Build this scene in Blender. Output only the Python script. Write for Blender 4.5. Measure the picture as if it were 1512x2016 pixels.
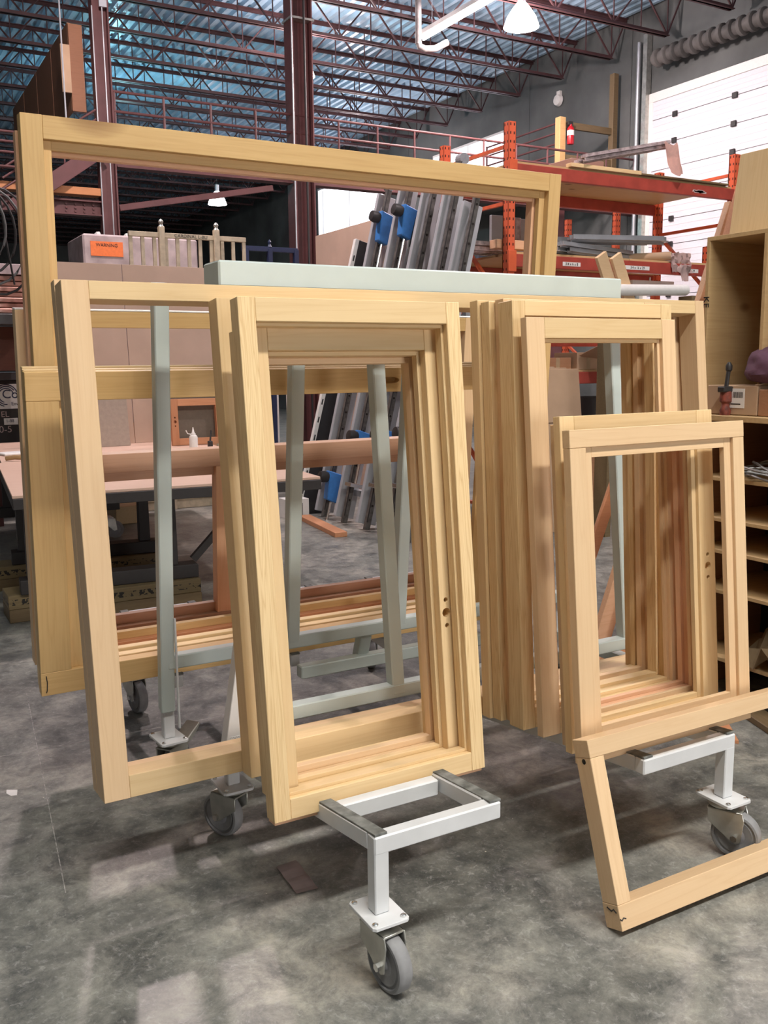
import bpy, bmesh, math, random
from mathutils import Vector, Matrix, Euler
random.seed(7)
for o in list(bpy.data.objects): bpy.data.objects.remove(o, do_unlink=True)
S = bpy.context.scene
COL = S.collection
# ------------------------------------------------------------------ camera
def cam_basis(p, r, y):
    f = Vector((math.sin(y)*math.cos(p), math.cos(y)*math.cos(p), -math.sin(p)))
    rt = Vector((math.cos(y), -math.sin(y), 0)); up = rt.cross(f)
    return math.cos(r)*rt + math.sin(r)*up, math.cos(r)*up - math.sin(r)*rt, f
cam = bpy.data.objects.new('camera', bpy.data.cameras.new('camera')); COL.objects.link(cam)
_r, _u, _f = cam_basis(math.radians(9.076), math.radians(-.607), math.radians(29.46))
cam.matrix_world = Matrix(((_r.x, _u.x, -_f.x, 0), (_r.y, _u.y, -_f.y, 0), (_r.z, _u.z, -_f.z, 1.55), (0, 0, 0, 1)))
cam.data.sensor_fit = 'VERTICAL'; cam.data.sensor_height = 36.0; cam.data.lens = 36.0*1826.8/2016
cam.data.clip_start = .05; cam.data.clip_end = 200
S.camera = cam
# ------------------------------------------------------------------ world, fill light, exposure
S.view_settings.view_transform = 'Standard'; S.view_settings.look = 'None'
S.view_settings.gamma = 1.0; S.view_settings.exposure = 0.0; S.view_settings.use_curve_mapping = False
W = bpy.data.worlds.new('world'); S.world = W; W.use_nodes = True
W.node_tree.nodes['Background'].inputs[0].default_value = (.93, .92, 1.0, 1)
W.node_tree.nodes['Background'].inputs[1].default_value = 6.0
def area(name, loc, target, size, power, color, size_y=None):
    l = bpy.data.lights.new(name, 'AREA'); l.energy = power; l.color = color; l.size = size
    if size_y: l.shape = 'RECTANGLE'; l.size_y = size_y
    o = bpy.data.objects.new(name, l); COL.objects.link(o); o.location = loc
    o.rotation_euler = (Vector(target)-Vector(loc)).to_track_quat('-Z', 'Y').to_euler()
    return o
# added fill light set in an unseen doorway behind the camera
area('door_fill', (3.6, -6.9, 1.6), (2.2, 3.0, .9), 2.4, 130, (1.0, .95, .86), 3.0)
# ------------------------------------------------------------------ materials
def nt(name):
    m = bpy.data.materials.new(name); m.use_nodes = True
    return m, m.node_tree, m.node_tree.nodes['Principled BSDF']
def plain(name, col, rough=.6, metal=0, bump=0, scale=30, var=.06, spec=.5):
    """plain paint/metal/plastic with slight procedural mottling"""
    m, t, b = nt(name); N = t.nodes.new; L = t.links.new
    tc = N('ShaderNodeTexCoord'); no = N('ShaderNodeTexNoise'); no.inputs['Scale'].default_value = scale; no.inputs['Detail'].default_value = 4
    L(tc.outputs['Object'], no.inputs['Vector'])
    cr = N('ShaderNodeValToRGB')
    c = Vector(col[:3]); a = c*(1-var*1.6); d = c*(1+var)
    cr.color_ramp.elements[0].position = .3; cr.color_ramp.elements[1].position = .7
    cr.color_ramp.elements[0].color = (*a, 1); cr.color_ramp.elements[1].color = (min(1, d.x), min(1, d.y), min(1, d.z), 1)
    L(no.outputs['Fac'], cr.inputs['Fac']); L(cr.outputs['Color'], b.inputs['Base Color'])
    b.inputs['Roughness'].default_value = rough; b.inputs['Metallic'].default_value = metal
    b.inputs['Specular IOR Level'].default_value = spec
    if bump:
        bp = N('ShaderNodeBump'); bp.inputs['Strength'].default_value = bump; bp.inputs['Distance'].default_value = .01
        L(no.outputs['Fac'], bp.inputs['Height']); L(bp.outputs['Normal'], b.inputs['Normal'])
    return m
def wood(name, c_light, c_dark, rough=.5, ring=16, knots=0.0, contrast=.26):
    """straight-grained softwood, grain along local X, offset per object"""
    m, t, b = nt(name); N = t.nodes.new; L = t.links.new
    tc = N('ShaderNodeTexCoord'); oi = N('ShaderNodeObjectInfo')
    mul = N('ShaderNodeVectorMath'); mul.operation = 'SCALE'; mul.inputs['Scale'].default_value = 37.0
    cmb = N('ShaderNodeCombineXYZ'); L(oi.outputs['Random'], cmb.inputs[0]); L(oi.outputs['Random'], cmb.inputs[1]); L(oi.outputs['Random'], cmb.inputs[2])
    L(cmb.outputs[0], mul.inputs[0])
    add = N('ShaderNodeVectorMath'); L(tc.outputs['Object'], add.inputs[0]); L(mul.outputs[0], add.inputs[1])
    mp = N('ShaderNodeMapping'); mp.inputs['Scale'].default_value = (.45, 9, 9); L(add.outputs[0], mp.inputs['Vector'])
    n1 = N('ShaderNodeTexNoise'); n1.inputs['Scale'].default_value = 2.2; n1.inputs['Detail'].default_value = 3; n1.inputs['Distortion'].default_value = .35
    L(mp.outputs[0], n1.inputs['Vector'])
    # growth rings: sine of a slow noise, drawn out along the board
    mm = N('ShaderNodeMath'); mm.operation = 'MULTIPLY'; mm.inputs[1].default_value = ring; L(n1.outputs['Fac'], mm.inputs[0])
    fr = N('ShaderNodeMath'); fr.operation = 'PINGPONG'; fr.inputs[1].default_value = 1.0; L(mm.outputs[0], fr.inputs[0])
    pw = N('ShaderNodeMath'); pw.operation = 'POWER'; pw.inputs[1].default_value = 2.2; L(fr.outputs[0], pw.inputs[0])
    mp2 = N('ShaderNodeMapping'); mp2.inputs['Scale'].default_value = (3, 160, 160); L(add.outputs[0], mp2.inputs['Vector'])
    n2 = N('ShaderNodeTexNoise'); n2.inputs['Scale'].default_value = 1.0; n2.inputs['Detail'].default_value = 2; L(mp2.outputs[0], n2.inputs['Vector'])
    n3 = N('ShaderNodeTexNoise'); n3.inputs['Scale'].default_value = 1.3; n3.inputs['Detail'].default_value = 2; L(add.outputs[0], n3.inputs['Vector'])
    s1 = N('ShaderNodeMath'); s1.operation = 'MULTIPLY'; s1.inputs[1].default_value = contrast; L(pw.outputs[0], s1.inputs[0])
    s2 = N('ShaderNodeMath'); s2.operation = 'MULTIPLY_ADD'; s2.inputs[1].default_value = .42; L(n2.outputs['Fac'], s2.inputs[0]); L(s1.outputs[0], s2.inputs[2])
    s3 = N('ShaderNodeMath'); s3.operation = 'MULTIPLY_ADD'; s3.inputs[1].default_value = .5; L(n3.outputs['Fac'], s3.inputs[0]); L(s2.outputs[0], s3.inputs[2])
    s4 = N('ShaderNodeMath'); s4.operation = 'SUBTRACT'; s4.inputs[1].default_value = .3; L(s3.outputs[0], s4.inputs[0])
    mx = N('ShaderNodeMix'); mx.data_type = 'RGBA'; mx.inputs[6].default_value = (*c_light, 1); mx.inputs[7].default_value = (*c_dark, 1)
    L(s4.outputs[0], mx.inputs[0])
    hs = N('ShaderNodeHueSaturation'); vr = N('ShaderNodeMapRange'); vr.inputs[3].default_value = .90; vr.inputs[4].default_value = 1.07
    L(oi.outputs['Random'], vr.inputs[0]); L(vr.outputs[0], hs.inputs['Value']); L(mx.outputs[2], hs.inputs['Color'])
    out = hs.outputs[0]
    if knots:
        vo = N('ShaderNodeTexVoronoi'); vo.inputs['Scale'].default_value = knots; 
        mp3 = N('ShaderNodeMapping'); mp3.inputs['Scale'].default_value = (.6, 1, 1); L(add.outputs[0], mp3.inputs['Vector']); L(mp3.outputs[0], vo.inputs['Vector'])
        kr = N('ShaderNodeValToRGB'); kr.color_ramp.elements[0].position = .07; kr.color_ramp.elements[1].position = .15
        kr.color_ramp.elements[0].color = (.25, .12, .05, 1); kr.color_ramp.elements[1].color = (1, 1, 1, 1); L(vo.outputs['Distance'], kr.inputs[0])
        km = N('ShaderNodeMix'); km.data_type = 'RGBA'; km.blend_type = 'MULTIPLY'; km.inputs[0].default_value = .8
        L(out, km.inputs[6]); L(kr.outputs[0], km.inputs[7]); out = km.outputs[2]
    L(out, b.inputs['Base Color']); b.inputs['Roughness'].default_value = rough; b.inputs['Specular IOR Level'].default_value = .35
    bp = N('ShaderNodeBump'); bp.inputs['Strength'].default_value = .12; bp.inputs['Distance'].default_value = .002; L(n2.outputs['Fac'], bp.inputs['Height']); L(bp.outputs[0], b.inputs['Normal'])
    return m
def emit(name, col, strength):
    m, t, b = nt(name); b.inputs['Base Color'].default_value = (*col, 1); b.inputs['Emission Color'].default_value = (*col, 1); b.inputs['Emission Strength'].default_value = strength
    return m
def floor_mat():
    m, t, b = nt('polished_concrete'); N = t.nodes.new; L = t.links.new
    tc = N('ShaderNodeTexCoord')
    def noise(scale, det=6, dist=0., rough=.6):
        n = N('ShaderNodeTexNoise'); n.inputs['Scale'].default_value = scale; n.inputs['Detail'].default_value = det; n.inputs['Distortion'].default_value = dist; n.inputs['Roughness'].default_value = rough
        L(tc.outputs['Object'], n.inputs['Vector']); return n
    big = noise(1.6, 8, .2, .68); mid = noise(6.5, 15, .3, .8); fine = noise(38, 10, .6, .8)
    r1 = N('ShaderNodeValToRGB'); e = r1.color_ramp.elements
    e[0].position = .30; e[0].color = (.112, .117, .112, 1); e[1].position = .70; e[1].color = (.41, .392, .355, 1)
    x = e.new(.5); x.color = (.215, .218, .207, 1); L(big.outputs['Fac'], r1.inputs[0])
    r2 = N('ShaderNodeValToRGB'); r2.color_ramp.elements[0].position = .38; r2.color_ramp.elements[0].color = (.45, .46, .47, 1); r2.color_ramp.elements[1].position = .63; r2.color_ramp.elements[1].color = (1.45, 1.42, 1.34, 1); L(mid.outputs['Fac'], r2.inputs[0])
    m1 = N('ShaderNodeMix'); m1.data_type = 'RGBA'; m1.blend_type = 'MULTIPLY'; m1.inputs[0].default_value = 1; L(r1.outputs[0], m1.inputs[6]); L(r2.outputs[0], m1.inputs[7])
    # pale scuffs and trowel streaks
    r3 = N('ShaderNodeValToRGB'); r3.color_ramp.elements[0].position = .53; r3.color_ramp.elements[0].color = (0, 0, 0, 1); r3.color_ramp.elements[1].position = .64; r3.color_ramp.elements[1].color = (1, 1, 1, 1); L(fine.outputs['Fac'], r3.inputs[0])
    ms = N('ShaderNodeMath'); ms.operation = 'MULTIPLY'; L(r3.outputs[0], ms.inputs[0]); L(mid.outputs['Fac'], ms.inputs[1])
    m2 = N('ShaderNodeMix'); m2.data_type = 'RGBA'; m2.inputs[7].default_value = (.46, .455, .435, 1); L(ms.outputs[0], m2.inputs[0]); L(m1.outputs[2], m2.inputs[6])
    # small specks of sawdust
    vo = N('ShaderNodeTexVoronoi'); vo.inputs['Scale'].default_value = 7; vo.inputs['Randomness'].default_value = 1; L(tc.outputs['Object'], vo.inputs['Vector'])
    lt = N('ShaderNodeMath'); lt.operation = 'LESS_THAN'; lt.inputs[1].default_value = .022; L(vo.outputs['Distance'], lt.inputs[0])
    m3 = N('ShaderNodeMix'); m3.data_type = 'RGBA'; m3.inputs[7].default_value = (.62, .58, .5, 1); L(lt.outputs[0], m3.inputs[0]); L(m2.outputs[2], m3.inputs[6])
    L(m3.outputs[2], b.inputs['Base Color'])
    rr = N('ShaderNodeMapRange'); rr.inputs[3].default_value = .22; rr.inputs[4].default_value = .55; L(mid.outputs['Fac'], rr.inputs[0]); L(rr.outputs[0], b.inputs['Roughness'])
    b.inputs['Specular IOR Level'].default_value = .4
    bp = N('ShaderNodeBump'); bp.inputs['Strength'].default_value = .08; bp.inputs['Distance'].default_value = .004; L(mid.outputs['Fac'], bp.inputs['Height']); L(bp.outputs[0], b.inputs['Normal'])
    return m
M = dict(
    fir=wood('clear_fir', (.79, .585, .325), (.65, .43, .205)),
    firgrain=wood('ribboned_fir', (.81, .61, .34), (.60, .38, .17), ring=34, contrast=.55),
    firpale=wood('pale_fir', (.77, .55, .33), (.64, .41, .22)),
    firpink=wood('pinkish_fir', (.78, .48, .30), (.62, .32, .17)),
    firold=wood('weathered_fir', (.70, .47, .21), (.52, .30, .11), knots=1.6),
    firbrown=wood('brown_fir', (.50, .30, .20), (.36, .20, .12)),
    redfir=wood('red_fir', (.66, .31, .16), (.48, .19, .09)),
    brownwood=wood('brown_sapele', (.42, .22, .12), (.28, .13, .07)),
    ply=wood('knotty_plywood', (.62, .43, .22), (.46, .29, .13), ring=9, knots=4.5),
    mdf=plain('fibreboard', (.56, .40, .31), .8, scale=3),
    card=plain('cardboard', (.50, .34, .22), .85, scale=4),
    lumber=wood('stained_lumber', (.22, .155, .08), (.12, .08, .045)),
    cartgrey=plain('cart_enamel', (.53, .60, .575), .38, var=.03, scale=6),
    cartwhite=plain('cart_enamel_lower', (.70, .71, .72), .38, var=.04, scale=9),
    pad=plain('grey_rubber_pad', (.20, .205, .19), .8, var=.35, scale=28, bump=.2),
    rubber=plain('grey_tyre', (.27, .27, .275), .6, var=.1),
    hub=plain('wheel_hub', (.30, .30, .32), .45, var=.1),
    zinc=plain('zinc_plate', (.52, .52, .48), .38, .75, var=.15, scale=14),
    steel=plain('bright_steel', (.75, .75, .74), .25, 1),
    dark=plain('dark_void', (.02, .015, .012), .9),
    redoxide=plain('red_oxide_paint', (.125, .045, .045), .55, var=.12, scale=5),
    rackorange=plain('rack_orange', (.72, .13, .05), .45, var=.1, scale=8),
    rackred=plain('rack_red_beam', (.40, .065, .045), .45, var=.12, scale=8),
    black=plain('black_paint', (.025, .022, .022), .5),
    white=plain('white_paint', (.85, .83, .8), .5, var=.02),
    paper=plain('paper', (.55, .42, .40), .8, var=.05),
    concrete=plain('tilt_up_concrete', (.125, .135, .132), .85, var=.25, scale=.9, bump=.1),
    joistpaint=plain('joist_primer', (.075, .032, .034), .55, var=.12, scale=5),
    deck=plain('galvanised_deck', (.45, .64, .80), .36, .15, var=.15, scale=1.5),
    doorwhite=plain('insulated_door_panel', (.78, .76, .80), .5, var=.02),
    palealu=plain('pale_anodised', (.50, .51, .54), .4, .15, var=.06, scale=5),
    alu=plain('aluminium', (.55, .57, .60), .35, .6, var=.08, scale=5),
    blue=plain('blue_plastic', (.05, .22, .60), .4),
    floor=floor_mat(),
)
# ------------------------------------------------------------------ mesh helpers
class MB:
    """collects shapes into one mesh"""
    def __init__(s): s.bm = bmesh.new()
    def box(s, a, b, mat=None):
        r = bmesh.ops.create_cube(s.bm, size=1)['verts']
        c = [(a[i]+b[i])/2 for i in range(3)]; d = [abs(b[i]-a[i]) for i in range(3)]
        for v in r:
            v.co = Vector((c[0]+v.co.x*d[0], c[1]+v.co.y*d[1], c[2]+v.co.z*d[2]))
            if mat: v.co = mat @ v.co
        return s
    def bar(s, p, q, w, h=None, up=(0, 0, 1), ext=0):
        """square bar from p to q, w wide and h high"""
        p = Vector(p); q = Vector(q); h = h or w; d = (q-p); n = d.length; d.normalize()
        u = Vector(up)
        if abs(d.dot(u)) > .98: u = Vector((0, 1, 0))
        sx = d.cross(u).normalized(); su = sx.cross(d).normalized()
        m = Matrix((( d.x, sx.x, su.x, p.x), (d.y, sx.y, su.y, p.y), (d.z, sx.z, su.z, p.z), (0, 0, 0, 1)))
        return s.box((-ext, -w/2, -h/2), (n+ext, w/2, h/2), m)
    def cyl(s, p, q, r, r2=None, n=16, cap=True):
        p = Vector(p); q = Vector(q); d = q-p
        m = Matrix.Translation((p+q)/2) @ d.to_track_quat('Z', 'Y').to_matrix().to_4x4()
        bmesh.ops.create_cone(s.bm, cap_ends=cap, segments=n, radius1=r, radius2=r if r2 is None else r2, depth=d.length, matrix=m); return s
    def lathe(s, prof, axis='z', n=32, mat=None):
        """prof: list of (r, h)"""
        rings = []
        for r, h in prof:
            ring = []
            for i in range(n):
                a = 2*math.pi*i/n; v = Vector((r*math.cos(a), r*math.sin(a), h))
                if axis == 'x': v = Vector((v.z, v.x, v.y))
                if axis == 'y': v = Vector((v.y, v.z, v.x))
                if mat: v = mat @ v
                ring.append(s.bm.verts.new(v))
            rings.append(ring)
        for a, b in zip(rings, rings[1:]):
            for i in range(n):
                try: s.bm.faces.new((a[i], a[(i+1) % n], b[(i+1) % n], b[i]))
                except ValueError: pass
        for ring in (rings[0], rings[-1]):
            try: s.bm.faces.new(ring)
            except ValueError: pass
        return s
    def prism(s, pts, y0, y1, plane='xz', mat=None):
        """extrude polygon given in plane between y0 and y1 on the third axis"""
        def P(a, b, c):
            v = {'xz': Vector((a, c, b)), 'xy': Vector((a, b, c)), 'yz': Vector((c, a, b))}[plane]
            return mat @ v if mat else v
        A = [s.bm.verts.new(P(x, z, y0)) for x, z in pts]; B = [s.bm.verts.new(P(x, z, y1)) for x, z in pts]
        n = len(pts); s.bm.faces.new(A); s.bm.faces.new(B[::-1])
        for i in range(n): s.bm.faces.new((A[i], B[i], B[(i+1) % n], A[(i+1) % n]))
        return s
    def tube(s, pts, r, n=8):
        pts = [Vector(p) for p in pts]; rings = []
        for i, p in enumerate(pts):
            d = (pts[min(i+1, len(pts)-1)]-pts[max(i-1, 0)]).normalized()
            u = Vector((0, 0, 1)) if abs(d.z) < .9 else Vector((1, 0, 0))
            a = d.cross(u).normalized(); b = a.cross(d)
            rings.append([s.bm.verts.new(p + r*(math.cos(2*math.pi*k/n)*a + math.sin(2*math.pi*k/n)*b)) for k in range(n)])
        for A, B in zip(rings, rings[1:]):
            for k in range(n): s.bm.faces.new((A[k], A[(k+1) % n], B[(k+1) % n], B[k]))
        s.bm.faces.new(rings[0]); s.bm.faces.new(rings[-1]); return s
    def mesh(s, name, bevel=0, smooth=False, seg=1):
        bmesh.ops.recalc_face_normals(s.bm, faces=s.bm.faces[:])
        if bevel: bmesh.ops.bevel(s.bm, geom=s.bm.edges[:], offset=bevel, segments=seg, affect='EDGES', clamp_overlap=True)
        me = bpy.data.meshes.new(name); s.bm.to_mesh(me); s.bm.free()
        if smooth:
            for p in me.polygons: p.use_smooth = True
            try: me.set_sharp_from_angle(angle=math.radians(38))
            except Exception: pass
        return me
    def build(s, name, mat, parent=None, bevel=0, smooth=False, loc=None, seg=1):
        return link(name, s.mesh(name, bevel, smooth, seg), mat, parent, loc)
def link(name, me, mat, parent=None, loc=None, rot=None):
    if mat is not None:
        m = M[mat] if isinstance(mat, str) else mat
        if not me.materials: me.materials.append(m)
    o = bpy.data.objects.new(name, me); COL.objects.link(o)
    if parent is not None: o.parent = parent
    if loc is not None: o.location = loc
    if rot is not None: o.rotation_euler = rot
    return o
def thing(name, label, cat, loc=(0, 0, 0), rot=(0, 0, 0), group=None):
    o = bpy.data.objects.new(name, None); COL.objects.link(o); o.empty_display_size = .1
    o.location = loc; o.rotation_euler = rot; return tag(o, label, cat, group)
def tag(o, label, cat, group=None):
    o['label'] = label; o['category'] = cat
    if group: o['group'] = group
    return o
def struct(o): o['kind'] = 'structure'; return o
_cache = {}
def board(parent, name, a, b, mat, bevel=.0015):
    """bevelled timber between two corners, grain along its longest side"""
    a = Vector(a); b = Vector(b); d = Vector([abs(b[i]-a[i]) for i in range(3)]); c = (a+b)/2
    ax = max(range(3), key=lambda i: d[i])
    dims = {0: (d.x, d.y, d.z), 1: (d.y, d.x, d.z), 2: (d.z, d.y, d.x)}[ax]
    rot = {0: (0, 0, 0), 1: (0, 0, math.pi/2), 2: (0, -math.pi/2, 0)}[ax]
    key = (tuple(round(v, 4) for v in dims), mat, bevel)
    me = _cache.get(key)
    if me is None:
        mb = MB(); mb.box([-v/2 for v in dims], [v/2 for v in dims]); me = mb.mesh(name, min(bevel, min(dims)*.2)); me.materials.append(M[mat]); _cache[key] = me
    return link(name, me, None, parent, c, rot)
def carve(o, cutter_mb):
    """cut real holes: apply a boolean and throw the cutter away (cutter in o's parent space)"""
    me = cutter_mb.mesh('cut'); c = bpy.data.objects.new('cut', me); COL.objects.link(c); c.parent = o.parent
    o.data = o.data.copy()
    bpy.context.view_layer.update()
    md = o.modifiers.new('b', 'BOOLEAN'); md.operation = 'DIFFERENCE'; md.object = c; md.solver = 'EXACT'
    bpy.context.view_layer.update()
    ev = o.evaluated_get(bpy.context.evaluated_depsgraph_get()); nm = bpy.data.meshes.new_from_object(ev)
    o.modifiers.clear(); o.data = nm
    bpy.data.objects.remove(c, do_unlink=True); bpy.data.meshes.remove(me)
def lock_bores(st, x, z, t, s=1.0):
    """three bores for a window lock: small, large with a notch, small"""
    c = MB(); c.cyl((x, -.01, z+.030*s), (x, t*.6, z+.030*s), .0058*s, n=14); c.cyl((x, -.01, z-.030*s), (x, t*.6, z-.030*s), .0058*s, n=14)
    c.cyl((x, -.012, z), (x, t*.62, z), .011*s, n=18)
    carve(st, c)

# ================================================================== building shell
DX, DH = 13.17, 7.85          # right-hand wall plane, underside of roof deck
YF = 46.0
fl = MB(); fl.box((-7, -7, -.2), (DX+.4, YF+.4, 0)); struct(fl.build('floor', 'floor'))
# right wall of tilt-up concrete panels, with two clerestory windows and the overhead door
wr = thing('wall_right', 'x', 'x'); del wr['label'], wr['category']; struct(wr)
wins = [(17.55, 20.6, 5.2, 6.68), (23.1, 27.3, 5.37, 6.95)]
joints = [-7, 1.5, 9.1, 13.72, 16.76, 21.8, 29.0, 37.0, YF]
for ya, yb in zip(joints, joints[1:]):
    mb = MB(); ya2, yb2 = ya+.008, yb-.008
    hit = [w for w in wins if w[0] < yb and w[1] > ya]
    if hit:
        w = hit[0]
        mb.box((DX, ya2, 0), (DX+.2, w[0], DH+.4)).box((DX, w[1], 0), (DX+.2, yb2, DH+.4)).box((DX, w[0], 0), (DX+.2, w[1], w[2])).box((DX, w[0], w[3]), (DX+.2, w[1], DH+.4))
    else: mb.box((DX, ya2, 0), (DX+.2, yb2, DH+.4))
    mb.build('wall_panel', 'concrete', wr)
glass = nt('frosted_glazing')[0]; gb = glass.node_tree.nodes['Principled BSDF']
gb.inputs['Transmission Weight'].default_value = 1; gb.inputs['Roughness'].default_value = .35; gb.inputs['IOR'].default_value = 1.05; gb.inputs['Base Color'].default_value = (.97, .97, 1, 1)
for i, (ya, yb, za, zb) in enumerate(wins):
    f = MB(); w = .05
    f.box((DX-.02, ya, za), (DX+.12, yb, za+w)).box((DX-.02, ya, zb-w), (DX+.12, yb, zb)).box((DX-.02, ya, za+w), (DX+.12, ya+w, zb-w)).box((DX-.02, yb-w, za+w), (DX+.12, yb, zb-w))
    f.box((DX, (ya+yb)/2-.02, za+w), (DX+.1, (ya+yb)/2+.02, zb-w))
    wo = struct(f.build('window_%d' % (i+1), 'white'))
    for k in range(2):
        a = ya+w if k == 0 else (ya+yb)/2+.02; b = (ya+yb)/2-.02 if k == 0 else yb-w
        MB().box((DX+.04, a, za+w), (DX+.05, b, zb-w)).build('pane', glass, wo)
def plainwall(name, a, b, mat='concrete'): return struct(MB().box(a, b).build(name, mat))
plainwall('wall_back', (-7, YF, 0), (DX, YF+.2, DH+.4))
plainwall('wall_left', (-7.2, -7, 0), (-7, YF, DH+.4))
wf = MB(); wf.box((-7, -7.2, 0), (2.4, -7, DH+.4)).box((4.8, -7.2, 0), (DX, -7, DH+.4)).box((2.4, -7.2, 3.1), (4.8, -7, DH+.4)); struct(wf.build('wall_front', 'concrete'))
# overhead sectional door in the right wall
do = struct(MB().box((DX-.05, 8.75, 6.2), (DX-.005, 13.25, 6.36)).box((DX-.05, 13.1, 0), (DX-.005, 13.25, 6.2)).box((DX-.05, 8.75, 0), (DX-.005, 8.9, 6.2)).build('door_1', 'white', bevel=.004))
pz = 6.2
zs = [6.2, 5.88]
while zs[-1] > .3: zs.append(zs[-1]-.448)
zs[-1] = 0.02
hinge_me = MB().box((-.035, -.05, -.045), (0, .05, .045)).mesh('hinge', .004)
for za, zb in zip(zs[1:], zs):
    mb = MB(); mb.box((DX-.045, 8.9, za+.006), (DX-.008, 13.1, zb-.006))
    for k in range(1, 4): 
        zz = za+(zb-za)*k/4; mb.box((DX-.049, 8.9, zz-.006), (DX-.044, 13.1, zz+.006))
    pn = mb.build('door_panel', 'doorwhite', do)
    for y in (12.55, 11.25, 9.95): link('hinge', hinge_me, 'black', pn, (DX-.048, y, za))
# vertical track, spring housing and conduit beside the door
MB().box((DX-.14, 13.2, 0), (DX-.02, 13.3, 7.4)).build('track', 'zinc', do)
tag(MB().cyl((DX-.12, 13.42, 0), (DX-.12, 13.42, 7.3), .04, n=10).build('downpipe', 'alu', smooth=True), 'grey vertical pipe on the concrete wall beside the white overhead door', 'pipe')
mb = MB()
for k in range(20):
    y = 12.75-.2*k; mb.lathe([(.12, -.055), (.155, -.03), (.155, .03), (.12, .055)], 'y', 14, Matrix.Translation((DX-.3, y, 6.83)))
mb.cyl((DX-.3, 12.85, 6.83), (DX-.3, 8.7, 6.83), .11, n=14)
tag(mb.build('ribbed_duct', plain('duct_hose', (.09, .085, .08), .7, var=.5, scale=2), smooth=True), 'dark ribbed hose duct running above the white overhead door', 'duct')
# roof: corrugated steel deck, open-web joists
ce = MB(); px = None; yv = 2.0; pts = []
pitch = .20; x = -7.0
prof = []
while x < DX+.2:
    prof += [(x, DH), (x+.075, DH), (x+.105, DH+.06), (x+.17, DH+.06)]; x += pitch
bm = ce.bm
va = [bm.verts.new((a, -7.2, z)) for a, z in prof]; vb = [bm.verts.new((a, YF+.2, z)) for a, z in prof]
for i in range(len(prof)-1): bm.faces.new((va[i], va[i+1], vb[i+1], vb[i]))
ce.box((-7.2, -7.2, DH+.12), (DX+.2, YF+.2, DH+.2))
ceil = struct(ce.build('ceiling', 'deck'))
JZ = 7.1
def joist(y, x0, x1, ph):
    mb = MB()
    for s in (-1, 1):
        mb.box((x0, y+s*.012, JZ), (x1-.35, y+s*.06, JZ+.012)).box((x0, y+s*.012, JZ), (x1-.35, y+s*.02, JZ+.06))
        mb.box((x0, y+s*.012, DH-.012), (x1, y+s*.06, DH)).box((x0, y+s*.012, DH-.06), (x1, y+s*.02, DH))
    o = mb.build('joist', 'joistpaint', ceil)
    w = MB(); x = x1-.35; n = 0
    w.bar((x, y, JZ+.03), (x1-.02, y, DH-.03), .022)
    while x > x0+.7:
        w.bar((x, y, JZ+.03), (x-.62, y, DH-.03), .024); w.bar((x-.62, y, DH-.03), (x-1.24, y, JZ+.03), .024)
        w.bar((x-.0, y, JZ+.03), (x-.0, y, DH-.03), .016); w.bar((x-.62, y, JZ+.03), (x-.62, y, DH-.03), .016); x -= 1.24
    w.build('web', 'joistpaint', o)
for k in range(-5, 27): joist(11.12+1.382*k, -6.5, DX-.02, 0)
gi = MB()
for z in (JZ-.02, DH-.05): gi.box((1.9, 6.0, z-.02), (2.15, YF-1, z+.03))
for k in range(28): 
    y = 6+1.382*k; gi.bar((2.02, y, JZ), (2.02, y+.69, DH-.05), .05); gi.bar((2.02, y+.69, DH-.05), (2.02, y+1.382, JZ), .05)
gi.build('girder', 'joistpaint', ceil)

# ================================================================== lamps
def high_bay(loc, label, power, color=(1, .86, .84), drop=.6, r=.24, light=True):
    t = thing('high_bay_lamp', label, 'lamp', loc, group='high bay lamps under the roof')
    MB().lathe([(.05, .36), (.07, .34), (.12, .28), (r*.8, .14), (r, 0), (r-.012, 0), (r*.78, .135), (.11, .27), (.04, .33)], 'z', 28).build('shade', shade_m, t, smooth=True)
    MB().lathe([(.001, .012), (r*.5, .01), (r-.016, .004), (r-.016, .0), (r*.5, -.004), (.001, -.005)], 'z', 28).build('lens', lens_m, t, smooth=True)
    MB().cyl((0, 0, .34), (0, 0, .52), .06, n=14).build('ballast', 'alu', t, smooth=True)
    MB().cyl((0, 0, .5), (0, 0, DH-loc[2]), .008, n=6).build('hanger', 'black', t)
    if light:
        l = bpy.data.lights.new('bulb', 'POINT'); l.shadow_soft_size = .12; l.energy = power; l.color = color
        o = bpy.data.objects.new('bulb', l); COL.objects.link(o); o.location = (loc[0], loc[1], loc[2]+.10)
    return t
def acrylic(name, see, strength):
    m, t, b = nt(name); b.inputs['Base Color'].default_value = (.9, .88, .9, 1); b.inputs['Emission Color'].default_value = (1, .92, .96, 1); b.inputs['Emission Strength'].default_value = strength
    tr = t.nodes.new('ShaderNodeBsdfTransparent'); mx = t.nodes.new('ShaderNodeMixShader'); mx.inputs[0].default_value = 1-see
    t.links.new(tr.outputs[0], mx.inputs[1]); t.links.new(b.outputs[0], mx.inputs[2]); t.links.new(mx.outputs[0], t.nodes['Material Output'].inputs[0]); return m
shade_m = acrylic('acrylic_shade', .55, 3.0); lens_m = acrylic('lamp_lens', .8, 30)
PK = (1.0, .82, .80); GR = (1.0, .93, .78)
high_bay((9.25, 12.0, 6.55), 'large glowing white dome lamp hanging beside the fluorescent strip light', 1300, PK, .55, .27)
high_bay((9.1, 25.2, 5.9), 'small lit dome lamp far away under the dark red steel beam', 60, PK, 1.2, .26)
high_bay((2.3, 9.4, 6.6), 'dome lamp under the roof behind the window frame cart', 1500, PK)
high_bay((6.3, 5.2, 6.6), 'dome lamp under the roof above the orange pallet rack', 850, PK)
high_bay((5.4, -1.6, 6.6), 'dome lamp under the roof in front of the cart', 200, GR)
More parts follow.
